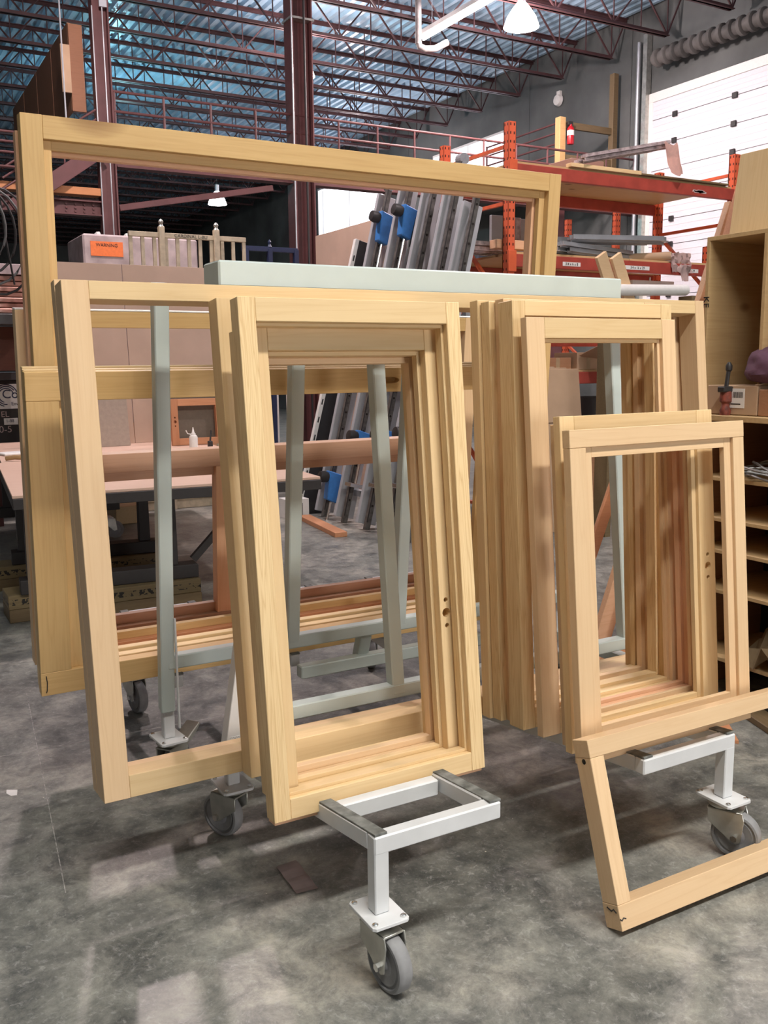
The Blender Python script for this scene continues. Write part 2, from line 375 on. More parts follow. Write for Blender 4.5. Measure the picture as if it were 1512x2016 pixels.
high_bay((-1.8, 1.0, 6.6), 'dome lamp under the roof left of the cart', 120, GR)

high_bay((11.0, 20.6, 6.0), 'added dome lamp brightening the roof by the right wall, hidden behind the tallest frame', 420, PK)  # extra lamp, added out of sight to lift the roof brightness
high_bay((7.25, 15.6, 6.5), 'added dome lamp brightening the roof behind the large steel column', 520, PK)  # another unseen lamp, added to light the deck and joists
high_bay((5.55, 21.5, 6.15), 'added cool bluish dome lamp tinting the roof deck, hidden behind the top rail of the tallest frame', 450, (.40, .90, 1.0))  # invented lamp, placed out of view to tint the deck teal
# row of strip lights over the aisle in front of the cart
for k, (x, y) in enumerate(((.6, -.9), (3.1, -.9))):
    t = thing('strip_light', ('left', 'right')[k]+' of two long strip lights over the aisle before the cart', 'lamp', (x, y, 6.35))
    MB().box((-1.15, -.16, .03), (1.15, .16, .12)).build('housing', 'white', t, .006); 
    for dy in (-.08, .08): MB().cyl((-1.12, dy, .008), (1.12, dy, .008), .019, n=10).build('tube', emit('fluorescent_tube', (1, .95, .92), 14) if 'fluorescent_tube' not in bpy.data.materials else bpy.data.materials['fluorescent_tube'], t, smooth=True)
    for dx in (-.8, .8): MB().cyl((dx, 0, .12), (dx, 0, 1.5), .006, n=6).build('hanger', 'alu', t)
    l = bpy.data.lights.new('strip', 'AREA'); l.shape = 'RECTANGLE'; l.size = 2.3; l.size_y = .4; l.energy = 245; l.color = (1, .955, .885)
    o = bpy.data.objects.new('strip', l); COL.objects.link(o); o.location = (x, y, 6.32)

# ================================================================== the cart (A-frame trolley)
cart = thing('frame_cart', 'pale grey steel A-frame cart on casters loaded with timber window frames', 'cart', (1.9, 3.0, 0))
CO = Vector((1.9, 3.0, 0))
def cp(x, y, z): return (x-CO.x, y-CO.y, z)
def cbar(name, p, q, w, h, mat='cartgrey', up=(0, 0, 1), bevel=.004):
    return MB().bar(cp(*p), cp(*q), w, h, up).build(name, mat, cart, bevel)
MB().box(cp(1.045, 2.905, 1.80), cp(2.77, 3.055, 1.883)).build('top_rail', 'cartgrey', cart, .006)
NB, FB = 2.765, 3.245           # base lines of the near and the far face
lean = math.tan(math.radians(6))
def near_y(z): return NB+(z-.19)*lean
def far_y(z): return FB-(z-.19)*lean
for x in (1.615, 2.73): cbar('post', (x, near_y(.37), .37), (x, near_y(1.82), 1.82), .05, .05, up=(1, 0, 0))
cbar('post', (1.072, near_y(.3), .3), (1.078, near_y(1.82), 1.82), .05, .05, up=(1, 0, 0))
for x in (.90, 1.395, 1.875): cbar('post', (x, far_y(.47), .47) if x > 1 else (x, far_y(.3), .3), (x, far_y(1.82), 1.82), .05, .05, up=(1, 0, 0))
cbar('base_beam', (.98, near_y(.385), .385), (2.76, near_y(.385), .385), .05, .05)
cbar('base_beam', (.90, far_y(.49), .49), (2.76, far_y(.49), .49), .05, .05)
for x in (2.75,): cbar('end_beam', (x, near_y(.3), .30), (x-.05 if x < 1 else x, far_y(.3), .30), .045, .045)
# gusset plate with the maker's label on the near left end
g = MB().prism([(.94-CO.x, .225), (1.09-CO.x, .225), (1.09-CO.x, .8), (1.036-CO.x, .8)], near_y(.4)-.03-CO.y, near_y(.4)+.02-CO.y, 'xz').build('gusset_plate', 'cartwhite', cart, .002)
def sticker():
    m, t, b = nt('printed_label'); N = t.nodes.new; L = t.links.new
    tc = N('ShaderNodeTexCoord'); br = N('ShaderNodeTexBrick'); mp = N('ShaderNodeMapping'); mp.inputs['Scale'].default_value = (1, 2.2, 1); mp.inputs['Rotation'].default_value = (math.pi/2, 0, 0)
    L(tc.outputs['Object'], mp.inputs[0]); L(mp.outputs[0], br.inputs[0]); br.inputs['Scale'].default_value = 60; br.inputs['Color1'].default_value = (.1, .1, .12, 1); br.inputs['Color2'].default_value = (.75, .75, .76, 1); br.inputs['Mortar'].default_value = (.8, .8, .8, 1); br.inputs['Mortar Size'].default_value = .06
    L(br.outputs[0], b.inputs['Base Color']); return m
MB().box((.972-CO.x, near_y(.4)-.0312-CO.y, .26), (1.06-CO.x, near_y(.4)-.0300-CO.y, .35)).build('label_sticker', sticker(), cart)
# hanging tie bars on the far face, as on the post at the left end
MB().bar(cp(.925, far_y(.66)-.03, .66), cp(.925, far_y(.66)-.03, .25), .006, .012).build('tie_strap', 'cartwhite', cart)
def shelf(x0, x1, yo, yi, zo, zi, sgn, flare=.03):
    """trapezoid shelf: outer bar, inner bar, two arms with rubber pads; sgn -1 near side, +1 far side"""
    h = .048; w = .038
    def P(x, y, z): return cp(x, y, z-h/2)
    cbar2 = lambda n, p, q: MB().bar(P(*p), P(*q), w, h).build(n, 'cartwhite', cart, .004)
    cbar2('shelf_bar', (x0, yo-sgn*w/2, zo), (x1, yo-sgn*w/2, zo))
    tin = (2.15-1.86)/(.9)
    ym = yo-sgn*.27; zm = zo+(zi-zo)*.3
    cbar2('shelf_bar', (x0-flare*.1+w, ym, zm), (x1+flare*.1-w, ym, zm))
    for s, xo, xi in ((-1, x0+w/2, x0-flare+w/2), (1, x1-w/2, x1+flare-w/2)):
        cbar2('shelf_arm', (xo, yo-sgn*w, zo), (xi, yi, zi))
        a = Vector(cp(xo+.002, yo-sgn*.004, zo+.004)); b = Vector(cp(xi+.002, yi, zi+.004))
        MB().bar(a, b, .036, .007).build('rubber_pad', 'pad', cart, .001)
    return zi
shelf(1.015, 1.40, 1.862, 2.74, .40, .295, -1)
shelf(1.91, 2.30, 1.855, 2.74, .40, .295, -1, .0)
shelf(1.43, 1.90, 4.12, 3.30, .46, .40, 1, .0)
shelf(2.2, 2.6, 4.12, 3.30, .46, .40, 1, .0)
shelf(.95, 1.3, 4.12, 3.30, .46, .40, 1, .0)
cbar('drop_post', (1.72, 3.22, .47), (1.72, 3.26, .36), .05, .05)
MB().box(cp(1.43, 3.2, .33), cp(2.3, 3.25, .38)).build('base_beam', 'cartgrey', cart, .004)
# ---- casters
def caster(loc, ang, top, brake=False, plate_rot=0, r=.075):
    """fork with wheel, plate and bolts; ang = direction the wheel trails"""
    x, y = loc; w = .042; tr = .045; R = Matrix.Rotation(ang, 4, 'Z')
    zp = r*2+.034
    base = Matrix.Translation(cp(x, y, 0)) @ R
    f = MB()
    f.lathe([(.045, zp-.004), (.048, zp-.012), (.042, zp-.02), (.03, zp-.022)], 'z', 24, base)
    f.box((-.04, -w/2-.012, zp-.03), (tr+.02, w/2+.012, zp-.024), base)
    for s in (-1, 1):
        y0 = s*(w/2+.007); y1 = s*(w/2+.012)
        f.prism([(-.038, zp-.024), (tr+.022, zp-.024), (tr+.028, zp-.05), (tr+.020, r-.012), (tr+.006, r-.020), (tr-.012, r-.012), (-.036, zp-.07)], y0, y1, 'xz', base)
    c = f.build('caster', 'zinc', cart, .0015, True)
    tyre = [(r*.62, -w/2+.004), (r*.70, -w/2+.002), (r*.74, -w/2+.006), (r*.80, -w/2+.006), (r*.84, -w/2), (r*.93, -w/2+.001), (r*.985, -w/2+.006), (r, -w/2+.013), (r, w/2-.013), (r*.985, w/2-.006), (r*.93, w/2-.001), (r*.84, w/2), (r*.80, w/2-.006), (r*.74, w/2-.006), (r*.70, w/2-.002), (r*.62, w/2-.004)]
    wm = base @ Matrix.Translation((tr, 0, r))
    MB().lathe(tyre, 'y', 40, wm).build('wheel', 'rubber', c, smooth=True)
    hubp = [(.006, -w/2-.004), (.014, -w/2-.004), (.018, -w/2+.002), (.030, -w/2+.004), (.034, -w/2+.011), (r*.66, -w/2+.013), (r*.66, w/2-.013), (.034, w/2-.011), (.030, w/2-.004), (.018, w/2-.002), (.014, w/2+.004), (.006, w/2+.004)]
    MB().lathe(hubp, 'y', 28, wm).build('hub', 'hub', c, smooth=True)
    ax = MB(); ax.cyl(wm @ Vector((0, -w/2-.02, 0)), wm @ Vector((0, w/2+.02, 0)), .006, n=10)
    for s in (-1, 1): ax.cyl(wm @ Vector((0, s*(w/2+.012), 0)), wm @ Vector((0, s*(w/2+.022), 0)), .011, n=6)
    ax.build('axle_bolt', 'steel', c)
    pb = Matrix.Translation(cp(x, y, 0)) @ Matrix.Rotation(plate_rot, 4, 'Z')
    pl = MB(); pl.prism([(-.052, -.062), (-.044, -.070), (.044, -.070), (.052, -.062), (.052, .062), (.044, .070), (-.044, .070), (-.052, .062)], zp, zp+.009, 'xy', pb)
    pl.build('mounting_plate', 'cartwhite', c, .001)
    for sx in (-1, 1):
        for sy in (-1, 1):
            MB().lathe([(.0075, 0), (.0075, .004), (.004, .0065), (.0005, .007)], 'z', 10, pb @ Matrix.Translation((sx*.04, sy*.055, zp+.009))).build('bolt', 'steel', c, smooth=True)
    if brake:
        b = MB(); b.prism([(tr+.02, zp-.03), (tr+.075, zp-.005), (tr+.115, zp+.012), (tr+.12, zp+.002), (tr+.08, zp-.03), (tr+.03, zp-.05)], -.03, .03, 'xz', base); b.build('brake_pedal', 'zinc', c, .003)
    lw = .041
    if top: MB().box(cp(x-lw/2, y-lw/2, zp+.009), cp(x+lw/2, y+lw/2, top)).build('caster_leg', 'cartwhite', cart, .003)
    return c
caster((1.036, 1.883), math.radians(-84), .36)
caster((2.278, 1.875), math.radians(-62), .36)
caster((.972, 2.757), math.radians(118), .30)
caster((.905, 3.245), math.radians(38), .50, True, .1)
caster((2.75, 2.757), math.radians(100), .30)
caster((2.75, 3.245), math.radians(60), .46)
caster((.99, 4.1), math.radians(-80), .42)
caster((2.22, 4.1), math.radians(-110), .42)
tag(cart, 'pale grey steel A-frame cart on casters loaded with timber window frames', 'cart')

# ================================================================== window frames
zs_near = lambda y: .406-.12*(y-1.864)
def frame(name, label, x0, x1, y0, z0, th, L, t, sl, sr, rt, rb, mat='fir', through='stile', stop=None, group='window frames leaning on the near side of the cart', smat=None, cat='window frame', roll=0, mull=None, sillmat=None, rail_stops=True):
    """rectangular joined frame; local x right, y thickness (front at 0), z up; th leans the top away"""
    W_ = x1-x0
    f = thing(name, label, cat, (x0, y0, z0), (-th, roll, 0), group)
    sm = smat or mat; P = {}
    if through == 'stile':
        P['l'] = board(f, 'stile', (0, 0, 0), (sl, t, L), sm); P['r'] = board(f, 'stile', (W_-sr, 0, 0), (W_, t, L), sm)
        P['t'] = board(f, 'rail', (sl+.0004, .0006, L-rt), (W_-sr-.0004, t-.0006, L-.0004), mat); P['b'] = board(f, 'rail', (sl+.0004, .0006, .0004), (W_-sr-.0004, t-.0006, rb), sillmat or mat)
    else:
        P['l'] = board(f, 'stile', (.0006, .0006, rb+.0004), (sl, t-.0006, L-rt-.0004), sm); P['r'] = board(f, 'stile', (W_-sr, .0006, rb+.0004), (W_-.0006, t-.0006, L-rt-.0004), sm)
        P['t'] = board(f, 'rail', (0, 0, L-rt), (W_, t, L), mat); P['b'] = board(f, 'rail', (0, 0, 0), (W_, t, rb), sillmat or mat)
    if stop:
        a, w = stop      # set-back of the stop from the front face, width
        board(f, 'glazing_stop', (sl, a, rb+.0005), (sl+w, t-.001, L-rt-.0005), sm, .001); board(f, 'glazing_stop', (W_-sr-w, a, rb+.0005), (W_-sr, t-.001, L-rt-.0005), sm, .001)
        if rail_stops: board(f, 'glazing_stop', (sl+w, a, L-rt-w), (W_-sr-w, t-.001, L-rt), mat, .001), board(f, 'glazing_stop', (sl+w, a, rb), (W_-sr-w, t-.001, rb+w), mat, .001)
    if mull:
        for m_, mw in mull: board(f, 'mullion', (m_, .002, rb+.0004), (m_+mw, t-.002, L-rt-.0004), sm)
    return f, P
T6 = math.radians(6.05)
# --- near side, left shelf
f1, P = frame('window_frame', 'front timber window frame with ribboned grain on its left stile', .875, 1.560, 2.157, zs_near(2.157)-.028, T6, 1.39, .055, .048, .046, .063, .056, 'fir', stop=(.022, .009), smat='firgrain')
board(f1, 'sill', (.004, .012, -.011), (.681, .055, -.0005), 'firpink')
f1b, P = frame('window_sash', 'timber window sash with three lock bores held inside the front frame', .928, 1.536, 2.222, zs_near(2.222)-.028, T6, 1.335, .058, .05, .062, .074, .058, 'fir', stop=(.03, .012))
lock_bores(P['r'], .608-.040, .475, .058, 1.3)
frame('window_sash', 'second timber sash behind the one with lock bores in the left stack', .932, 1.545, 2.288, zs_near(2.288)-.026, T6, 1.325, .05, .05, .06, .076, .065, 'firpale', stop=(.02, .018))
frame('window_sash', 'third timber sash behind the lock bore sash in the left stack', .935, 1.558, 2.346, zs_near(2.346)-.026, T6, 1.332, .05, .05, .066, .074, .067, 'fir')
frame('window_frame', 'tall timber frame peeking out left behind the front ribboned frame', .938, 1.66, 2.488, zs_near(2.488)-.008, T6, 1.43, .072, .062, .06, .07, .088, 'fir')
# --- the long frames right against the A-frame
frame('long_window_frame', 'long timber frame with an open left bay spanning the whole cart', .521, 3.04, 2.562, zs_near(2.562)-.006, T6, 1.481, .09, .074, .05, .052, .066, 'fir', smat='firpale')
frame('long_window_frame', 'second long timber frame just visible above the long open one', .522, 3.045, 2.664, zs_near(2.664)-.006, T6, 1.502, .05, .06, .07, .05, .06, 'firpale')
# --- near side, right shelf
frame('moulded_frame', 'rearmost of the three narrow moulded frames right of the ribboned frame', 1.832, 2.56, 2.505, zs_near(2.505)-.006, .064, 1.436, .045, .045, .05, .05, .07, 'fir')
frame('moulded_frame', 'middle one of the three narrow moulded frames with yellow edges', 1.842, 2.55, 2.455, zs_near(2.455)-.006, .064, 1.424, .046, .028, .05, .05, .07, 'firgrain', stop=(.02, .012))
frame('moulded_frame', 'foremost of the three narrow moulded frames with a pinkish stile', 1.862, 2.54, 2.403, zs_near(2.403)-.006, .064, 1.424, .046, .03, .05, .05, .07, 'firpale', stop=(.02, .02))
frame('window_frame', 'tall timber frame standing directly behind the tall sash on the right', 1.831, 2.53, 2.318, zs_near(2.318)-.006, .063, 1.402, .075, .05, .05, .048, .07, 'fir', stop=(.03, .012), smat='firgrain')
frame('window_sash', 'tall timber sash in front of the right-hand tall frame', 1.829, 2.472, 2.213, zs_near(2.213)-.006, .089, 1.336, .030, .072, .062, .065, .085, 'fir', stop=(.014, .012), smat='firpale')
frame('window_sash', 'rearmost short sash in the right front stack', 1.915, 2.48, 2.150, zs_near(2.150)-.006, .086, .975, .04, .05, .06, .055, .08, 'firpink', stop=(.018, .012))
frame('window_sash', 'middle short sash in the right front stack', 1.828, 2.46, 2.095, zs_near(2.095)-.006, .088, .995, .025, .05, .06, .055, .075, 'firpale', stop=(.010, .015))
g3b, P = frame('window_sash', 'short sash with lock bores behind the foremost short frame', 1.790, 2.428, 2.030, zs_near(2.030)-.006, .088, 1.016, .03, .055, .07, .06, .07, 'fir', stop=(.012, .018))
lock_bores(P['r'], .638-.035, .505, .03, 1.25)
frame('window_frame', 'foremost short timber frame on the right shelf', 1.742, 2.462, 1.930, zs_near(1.930)-.006, .092, .972, .032, .06, .05, .052, .07, 'firpale', through='rail', stop=(.012, .03))
# --- frame standing on the floor
g4, P = frame('window_frame', 'low timber frame with a knot leaning on the floor at the right', 1.685, 2.62, 1.693, .022, .314, .515, .064, .05, .05, .05, .068, 'firpale', through='rail', group='window frames leaning on the near side of the cart')
# --- far side of the cart (tops lean towards the camera)
def far(label, name, x0, x1, y0, z0, th, L, t, **k): return frame(name, label, x0, x1, y0, z0, -th, L, t, group='window frames leaning on the far side of the cart', **k)
f5, P = far('weathered long frame with a finger slot, nearest on the far side', 'long_window_frame', .482, 2.48, 3.315, .405, .10, 1.135, .045, sl=.105, sr=.1, rt=.095, rb=.085, mat='firold', through='rail', stop=(.02, .07), rail_stops=False)
c = MB(); c.box((1.325, -.02, 1.078), (1.385, .03, 1.100)); c.cyl((1.325, -.02, 1.089), (1.325, .03, 1.089), .011, n=14); c.cyl((1.385, -.02, 1.089), (1.385, .03, 1.089), .011, n=14)
cs = MB(); cs.prism([(1.34+.035*math.cos(a)*1.0+(.03 if math.cos(a) > 0 else -.03), 1.086+.013*math.sin(a)) for a in [2*math.pi*i/24+.001 for i in range(24)]], -.02, .03, 'xz')
carve(P['t'], cs)
far('second long frame behind the slotted one on the far side', 'long_window_frame', .487, 2.48, 3.368, .408, .10, 1.14, .035, sl=.08, sr=.08, rt=.08, rb=.09, mat='fir', through='rail')
far('third long frame behind the slotted one on the far side', 'long_window_frame', .49, 2.48, 3.408, .412, .10, 1.145, .03, sl=.08, sr=.08, rt=.08, rb=.10, mat='fir', through='rail')
f6, P = far('medium frame with a lit top edge painted white behind the tallest frame', 'window_frame', .515, 2.50, 3.65, .42, .09, 1.336, .06, sl=.07, sr=.07, rt=.06, rb=.06, mat='firold', smat='firpale', sillmat='firpink')
board(f6, 'lit_edge', (0, 0, 1.3365), (1.985, .06, 1.342), 'white', .001)  # strong light on the top face, painted as a white strip
f7, P = far('low brown sash with lock bores in its top rail on the far side', 'window_sash', .62, 2.50, 3.735, .43, .085, .785, .06, sl=.07, sr=.07, rt=.075, rb=.07, mat='firbrown', smat='firpink', stop=(.03, .04), mull=[(.66, .07)])
lock_bores(P['t'], 1.05, .735, .06, .6)
far('tallest timber frame rising high behind the cart', 'tall_window_frame', .549, 2.828, 3.50, .43, .07, 1.949, .058, sl=.07, sr=.065, rt=.075, rb=.075, mat='firold', stop=(.03, .03), sillmat='redfir')
far('second tall frame directly behind the tallest timber frame', 'tall_window_frame', .541, 2.82, 3.562, .435, .07, 1.90, .045, sl=.1, sr=.1, rt=.07, rb=.07, mat='firpink')

#STAGE2
# ================================================================== steelwork of the mezzanine line
YC = 13.54
def column(label, x0, x1, y, w):
    t = thing('steel_column', label, 'column', ((x0+x1)/2, y, 0))
    h = (x1-x0)/2
    MB().box((-h, -w/2, 0), (-h+.02, w/2, DH-.03)).build('flange', 'redoxide', t); MB().box((h-.02, -w/2, 0), (h, w/2, DH-.03)).build('flange', 'redoxide', t)
    MB().box((-h+.02, -.01, 0), (h-.02, .01, DH-.03)).build('web', 'redoxide', t)
    MB().box((-h-.06, -w/2-.06, 0), (h+.06, w/2+.06, .025)).build('base_plate', 'redoxide', t, .003)
    return t
c1 = column('large dark red steel column rising behind the cart', 6.09, 6.42, YC, .30)
for z in (2.78, 6.6): MB().box((-.19, -.17, z), (.19, .17, z+.03)).build('strap', 'zinc', c1)
MB().cyl((.02, -.17, .02), (.02, -.17, 7.4), .018, n=8).build('conduit', 'black', c1)
MB().cyl((-.18, -.16, .02), (-.18, -.16, 7.4), .012, n=8).build('conduit', 'alu', c1)
c2 = column('slimmer dark red steel column behind the tall frame at the left', 3.2, 3.42, YC, .2)
for x in (-.115, .02): MB().cyl((x, -.11, .02), (x, -.11, 6.3), .009, n=8).build('conduit', 'alu', c2)
MB().box((-.02, -.14, 6.3), (.08, -.1, 6.42)).build('junction_box', 'alu', c2)
for s in (-1, 1): MB().lathe([(.012, -.05), (.045, -.02), (.05, .02), (.02, .04)], 'x', 12, Matrix.Translation((s*.2-.0, -.1, 3.34))).build('emergency_light', 'white', c2, smooth=True)
def beam(label, p, q, h, w, name='steel_beam', cat='beam', bolts=None):
    t = thing(name, label, cat, p); q = Vector(q)-Vector(p)
    up = Vector((0, 0, 1))
    MB().bar((0, 0, h/2-.01), q+Vector((0, 0, h/2-.01)), w, .02).build('flange', 'redoxide', t); MB().bar((0, 0, -h/2+.01), q+Vector((0, 0, -h/2+.01)), w, .02).build('flange', 'redoxide', t)
    MB().bar((0, 0, 0), q, .014, h-.04).build('web', 'redoxide', t)
    if bolts:
        bme = MB().cyl((0, -.02, 0), (0, 0, 0), .016, n=6).mesh('bolt')
        for bx, bz in bolts: link('bolt', bme, 'redoxide', t, (bx, -.008, bz))
    return t
beam('deep dark red beam between the two steel columns', (3.43, YC, 4.46), (6.08, YC, 4.46), .38, .2)
beam('mauve steel beam running right from the large column', (6.43, YC, 4.46), (DX-.02, YC, 4.46), .38, .2)
beam('bolted dark red beam left of the slim column', (.6, YC, 3.70), (3.19, YC, 3.70), .2, .16, bolts=[(2.59-.1-.12*i, z) for i in range(4) for z in (-.05, 0, .05)])
o = tag(MB().box((.6, YC-.12, 3.86), (3.18, YC+.1, 3.96)).build('timber_ledger', wood('orange_timber', (.55, .24, .10), (.42, .16, .06)), bevel=.004), 'orange timber ledger above the bolted dark red beam', 'timber')
tag(MB().bar((3.44, YC-.05, 3.73), (5.75, YC-.05, 4.18), .05, .085).build('brace_channel', 'redoxide', bevel=.004), 'sloping dark red brace rising towards the large column', 'brace')
rl = thing('guard_rail', 'dark red steel guard rail above the beam between the columns', 'railing', (3.43, YC, 4.66))
for z in (.62, .36): MB().cyl((0, 0, z), (9.7, 0, z), .02, n=8).build('rail', 'redoxide', rl, smooth=True)
for k in range(15): MB().cyl((.03+.69*k, 0, 0), (.03+.69*k, 0, .62), .018, n=8).build('post', 'redoxide', rl, smooth=True)
st = thing('stair_flight', 'dark red steel stair with handrail left of the slim column', 'stairs', (2.0, YC-.3, 3.6))
MB().bar((0, 0, 0), (1.2, .1, .86), .05, .2).build('stringer', 'redoxide', st, .004)
for dz in (.25, .38, .5): MB().cyl((-.1, 0, dz-.02), (1.15, .1, .86+dz), .014, n=8).build('handrail', 'redoxide', st)
for k in range(4): MB().cyl((.1+.3*k, .03*k, .1+.215*k), (.1+.3*k, .03*k, .57+.215*k), .012, n=8).build('post', 'redoxide', st)
rl = thing('landing_rail', 'dark red horizontal rails at the far left above the bolted beam', 'railing', (.8, YC-.35, 3.96))
for z in (.14, .32, .45, .57): MB().cyl((0, 0, z), (1.62, 0, z), .016, n=8).build('rail', 'redoxide', rl)
for x in (.3, 1.45): MB().cyl((x, 0, 0), (x, 0, .58), .022, n=8).build('post', 'redoxide', rl)
# boxed-in timber wall high up at the left
tw = thing('timber_partition', 'brown plywood partition hanging high below the roof at the left', 'partition', (2.25, YC-.1, 4.85))
for k in range(4): MB().box((.62+k*.0, .03+1.2*k, .1), (.66, 1.2+1.2*k, 1.2)).build('panel', wood('brown_plywood', (.32, .16, .09), (.22, .10, .05)) if k == 0 else bpy.data.materials['brown_plywood'], tw)
MB().box((.62, -.02, .08), (.80, .02, 1.18)).build('end_board', wood('orange_plywood', (.26, .11, .05), (.18, .07, .03)), tw, .003)
MB().box((.50, -.05, .3), (.62, -.02, .9)).build('cover_plate', 'card', tw, .003)
MB().cyl((.52, -.05, -.2), (.52, -.05, 1.9), .012, n=8).build('conduit', 'alu', tw)
# fluorescent strip and duct near the big lamp
fs = thing('strip_light', 'long glowing fluorescent strip light hung under the roof', 'lamp', (8.80, 11.2, 6.93))
MB().box((-.09, 0, .02), (.09, 3.0, .09)).build('housing', 'white', fs, .006)
for x in (-.05, .05): MB().cyl((x, .05, 0), (x, 2.95, 0), .019, n=10).build('tube', bpy.data.materials['fluorescent_tube'], fs, smooth=True)
for y in (.4, 2.6): MB().cyl((0, y, .09), (0, y, .9), .006, n=6).build('hanger', 'alu', fs)
l = bpy.data.lights.new('strip', 'AREA'); l.shape = 'RECTANGLE'; l.size = .12; l.size_y = 2.9; l.energy = 160; l.color = PK
o = bpy.data.objects.new('strip', l); COL.objects.link(o); o.location = (8.80, 12.7, 6.9)
dusty = plain('dusty_pvc', (.42, .37, .36), .7, var=.2, scale=12)
dp = thing('duct_pipe', 'dusty white duct pipe with an elbow hanging from the roof', 'duct', (8.32, 13.45, 6.58))
MB().cyl((0, 0, .0), (0, 0, 1.26), .05, n=14).build('riser', dusty, dp, smooth=True)
MB().tube([(0, 0, .05), (.02, -.0, -.03), (.12, -.02, -.06), (.3, -.04, -.03), (.5, -.08, .08)], .05, 12).build('elbow', dusty, dp, smooth=True)
# platform against the right wall with timber railing and extinguisher
pf = thing('loading_platform', 'high platform by the concrete wall with timber posts and steel rails', 'platform', (11.72, 14.0, 5.2))
MB().box((-.1, -.05, -.25), (1.43, 6, -.05)).build('deck', 'concrete', pf, .004)
MB().box((-.1, -.04, -5.2), (.1, .16, -.25)).build('support', 'redoxide', pf)
MB().box((-.07, -.07, -.05), (.07, .07, .78)).build('post', 'firold', pf, .006); MB().box((1.22, -.06, -.05), (1.34, .06, 1.7)).build('post', 'lumber', pf, .006)
for z in (.60, .02): MB().box((.07, -.03, z), (1.22, .03, z+.12)).build('rail', 'lumber', pf, .004)
for z in (.15, .34, .53, .70): MB().cyl((0, .07, z), (0, 2.3, z), .018, n=8).build('pipe_rail', 'redoxide', pf)
MB().cyl((0, 2.3, -.05), (0, 2.3, .72), .02, n=8).build('pipe_post', 'redoxide', pf)
fe = thing('fire_extinguisher', 'red fire extinguisher hanging on the timber railing post', 'extinguisher', (11.86, 13.88, 5.5))
MB().lathe([(.005, 0), (.06, .0), (.065, .02), (.065, .26), (.05, .30), (.025, .32), (.025, .35), (.005, .35)], 'z', 18).build('cylinder', plain('extinguisher_red', (.45, .01, .02), .3), fe, smooth=True)
MB().cyl((0, 0, .15), (0, 0, .24), .066, n=18).build('label', 'white', fe); MB().box((-.06, -.02, .34), (.04, .02, .40)).build('valve', 'black', fe)
MB().box((-.02, .06, .1), (.02, .1, .4)).build('bracket', 'black', fe)
sr = thing('wall_siren', 'small round white alarm horn on the concrete wall', 'alarm', (DX-.005, 15.75, 6.86))
MB().lathe([(.02, -.12), (.10, -.10), (.12, -.03), (.06, 0)], 'x', 18).build('horn', 'white', sr, smooth=True); MB().box((-.06, -.05, .1), (0, .05, .18)).build('bracket', 'white', sr)

# ================================================================== pallet rack
def holes_mat(col):
    m, t, b = nt('punched_upright'); N = t.nodes.new; L = t.links.new
    tc = N('ShaderNodeTexCoord'); sp = N('ShaderNodeSeparateXYZ'); L(tc.outputs['Object'], sp.inputs[0])
    def math_(op, a, b_=None, c=None):
        n = N('ShaderNodeMath'); n.operation = op
        for i, v in enumerate((a, b_, c)):
            if v is None: continue
            if isinstance(v, (int, float)): n.inputs[i].default_value = v
            else: L(v, n.inputs[i])
        return n.outputs[0]
    z = math_('PINGPONG', sp.outputs[2], .0375); zz = math_('LESS_THAN', z, .012)
    x = math_('ABSOLUTE', sp.outputs[0]); y = math_('ABSOLUTE', sp.outputs[1])
    x1 = math_('LESS_THAN', math_('ABSOLUTE', math_('SUBTRACT', x, .02)), .006); y1 = math_('LESS_THAN', math_('ABSOLUTE', math_('SUBTRACT', y, .02)), .006)
    k = math_('MULTIPLY', zz, math_('MAXIMUM', x1, y1))
    mx = N('ShaderNodeMix'); mx.data_type = 'RGBA'; mx.inputs[6].default_value = (*col, 1); mx.inputs[7].default_value = (.02, .008, .006, 1); L(k, mx.inputs[0]); L(mx.outputs[2], b.inputs['Base Color']); b.inputs['Roughness'].default_value = .45
    return m
M['upright'] = holes_mat((.72, .13, .055))
def upright(parent, x, y, h):
    mb = MB(); mb.box((-.04, -.04, 0), (.04, -.037, h)).box((-.04, -.04, 0), (-.037, .04, h)).box((.037, -.04, 0), (.04, .04, h)).box((-.04, .03, 0), (-.02, .04, h)).box((.02, .03, 0), (.04, .04, h))
    o = mb.build('upright', 'upright', parent, loc=(x, y, 0)); MB().box((-.06, -.06, 0), (.06, .06, .012)).build('foot_plate', 'rackorange', o); return o
rk = thing('pallet_rack', 'orange steel pallet rack with three loaded levels behind the cart', 'rack', (5.38, 7.13, 0))
RW, RD, RH = 2.97, 1.07, 3.70
for x in (0, RW):
    for y in (0, RD): upright(rk, x, y, RH)
    zs_ = [.15, 1.1, 2.05, 3.0, 3.5]
    for i, z in enumerate(zs_): MB().bar((x, .04, z), (x, RD-.04, z), .035, .03).build('brace', 'rackorange', rk)
    for i in range(3): MB().bar((x, .04 if i % 2 == 0 else RD-.04, zs_[i]+.02), (x, RD-.04 if i % 2 == 0 else .04, zs_[i+1]-.02), .035, .03).build('brace', 'rackorange', rk)
MB().box((.03, RD+.005, 1.72), (RW-.03, RD+.055, 1.83)).build('beam', 'rackred', rk, .004)
for z in (1.45, 2.54, 3.34):
    for y in (-.03, RD+.03): 
        MB().box((.03, y-.025, z-.115), (RW-.03, y+.025, z)).build('beam', 'rackred', rk, .004)
        for x in (.0, RW): MB().box((x-.045, y-.035, z-.16), (x+.045, y+.0, z+.03)).build('beam_clip', 'rackorange', rk, .003)
    if z < 2: MB().box((.05, 0, z+.001), (RW-.05, RD, z+.02)).build('deck_board', 'ply', rk)
    else:
        for k in range(2): MB().box((.05+1.43*k, -.03, z+.001), (.05+1.43*k+1.425, RD+.02, z+.022)).build('deck_board', 'ply', rk)
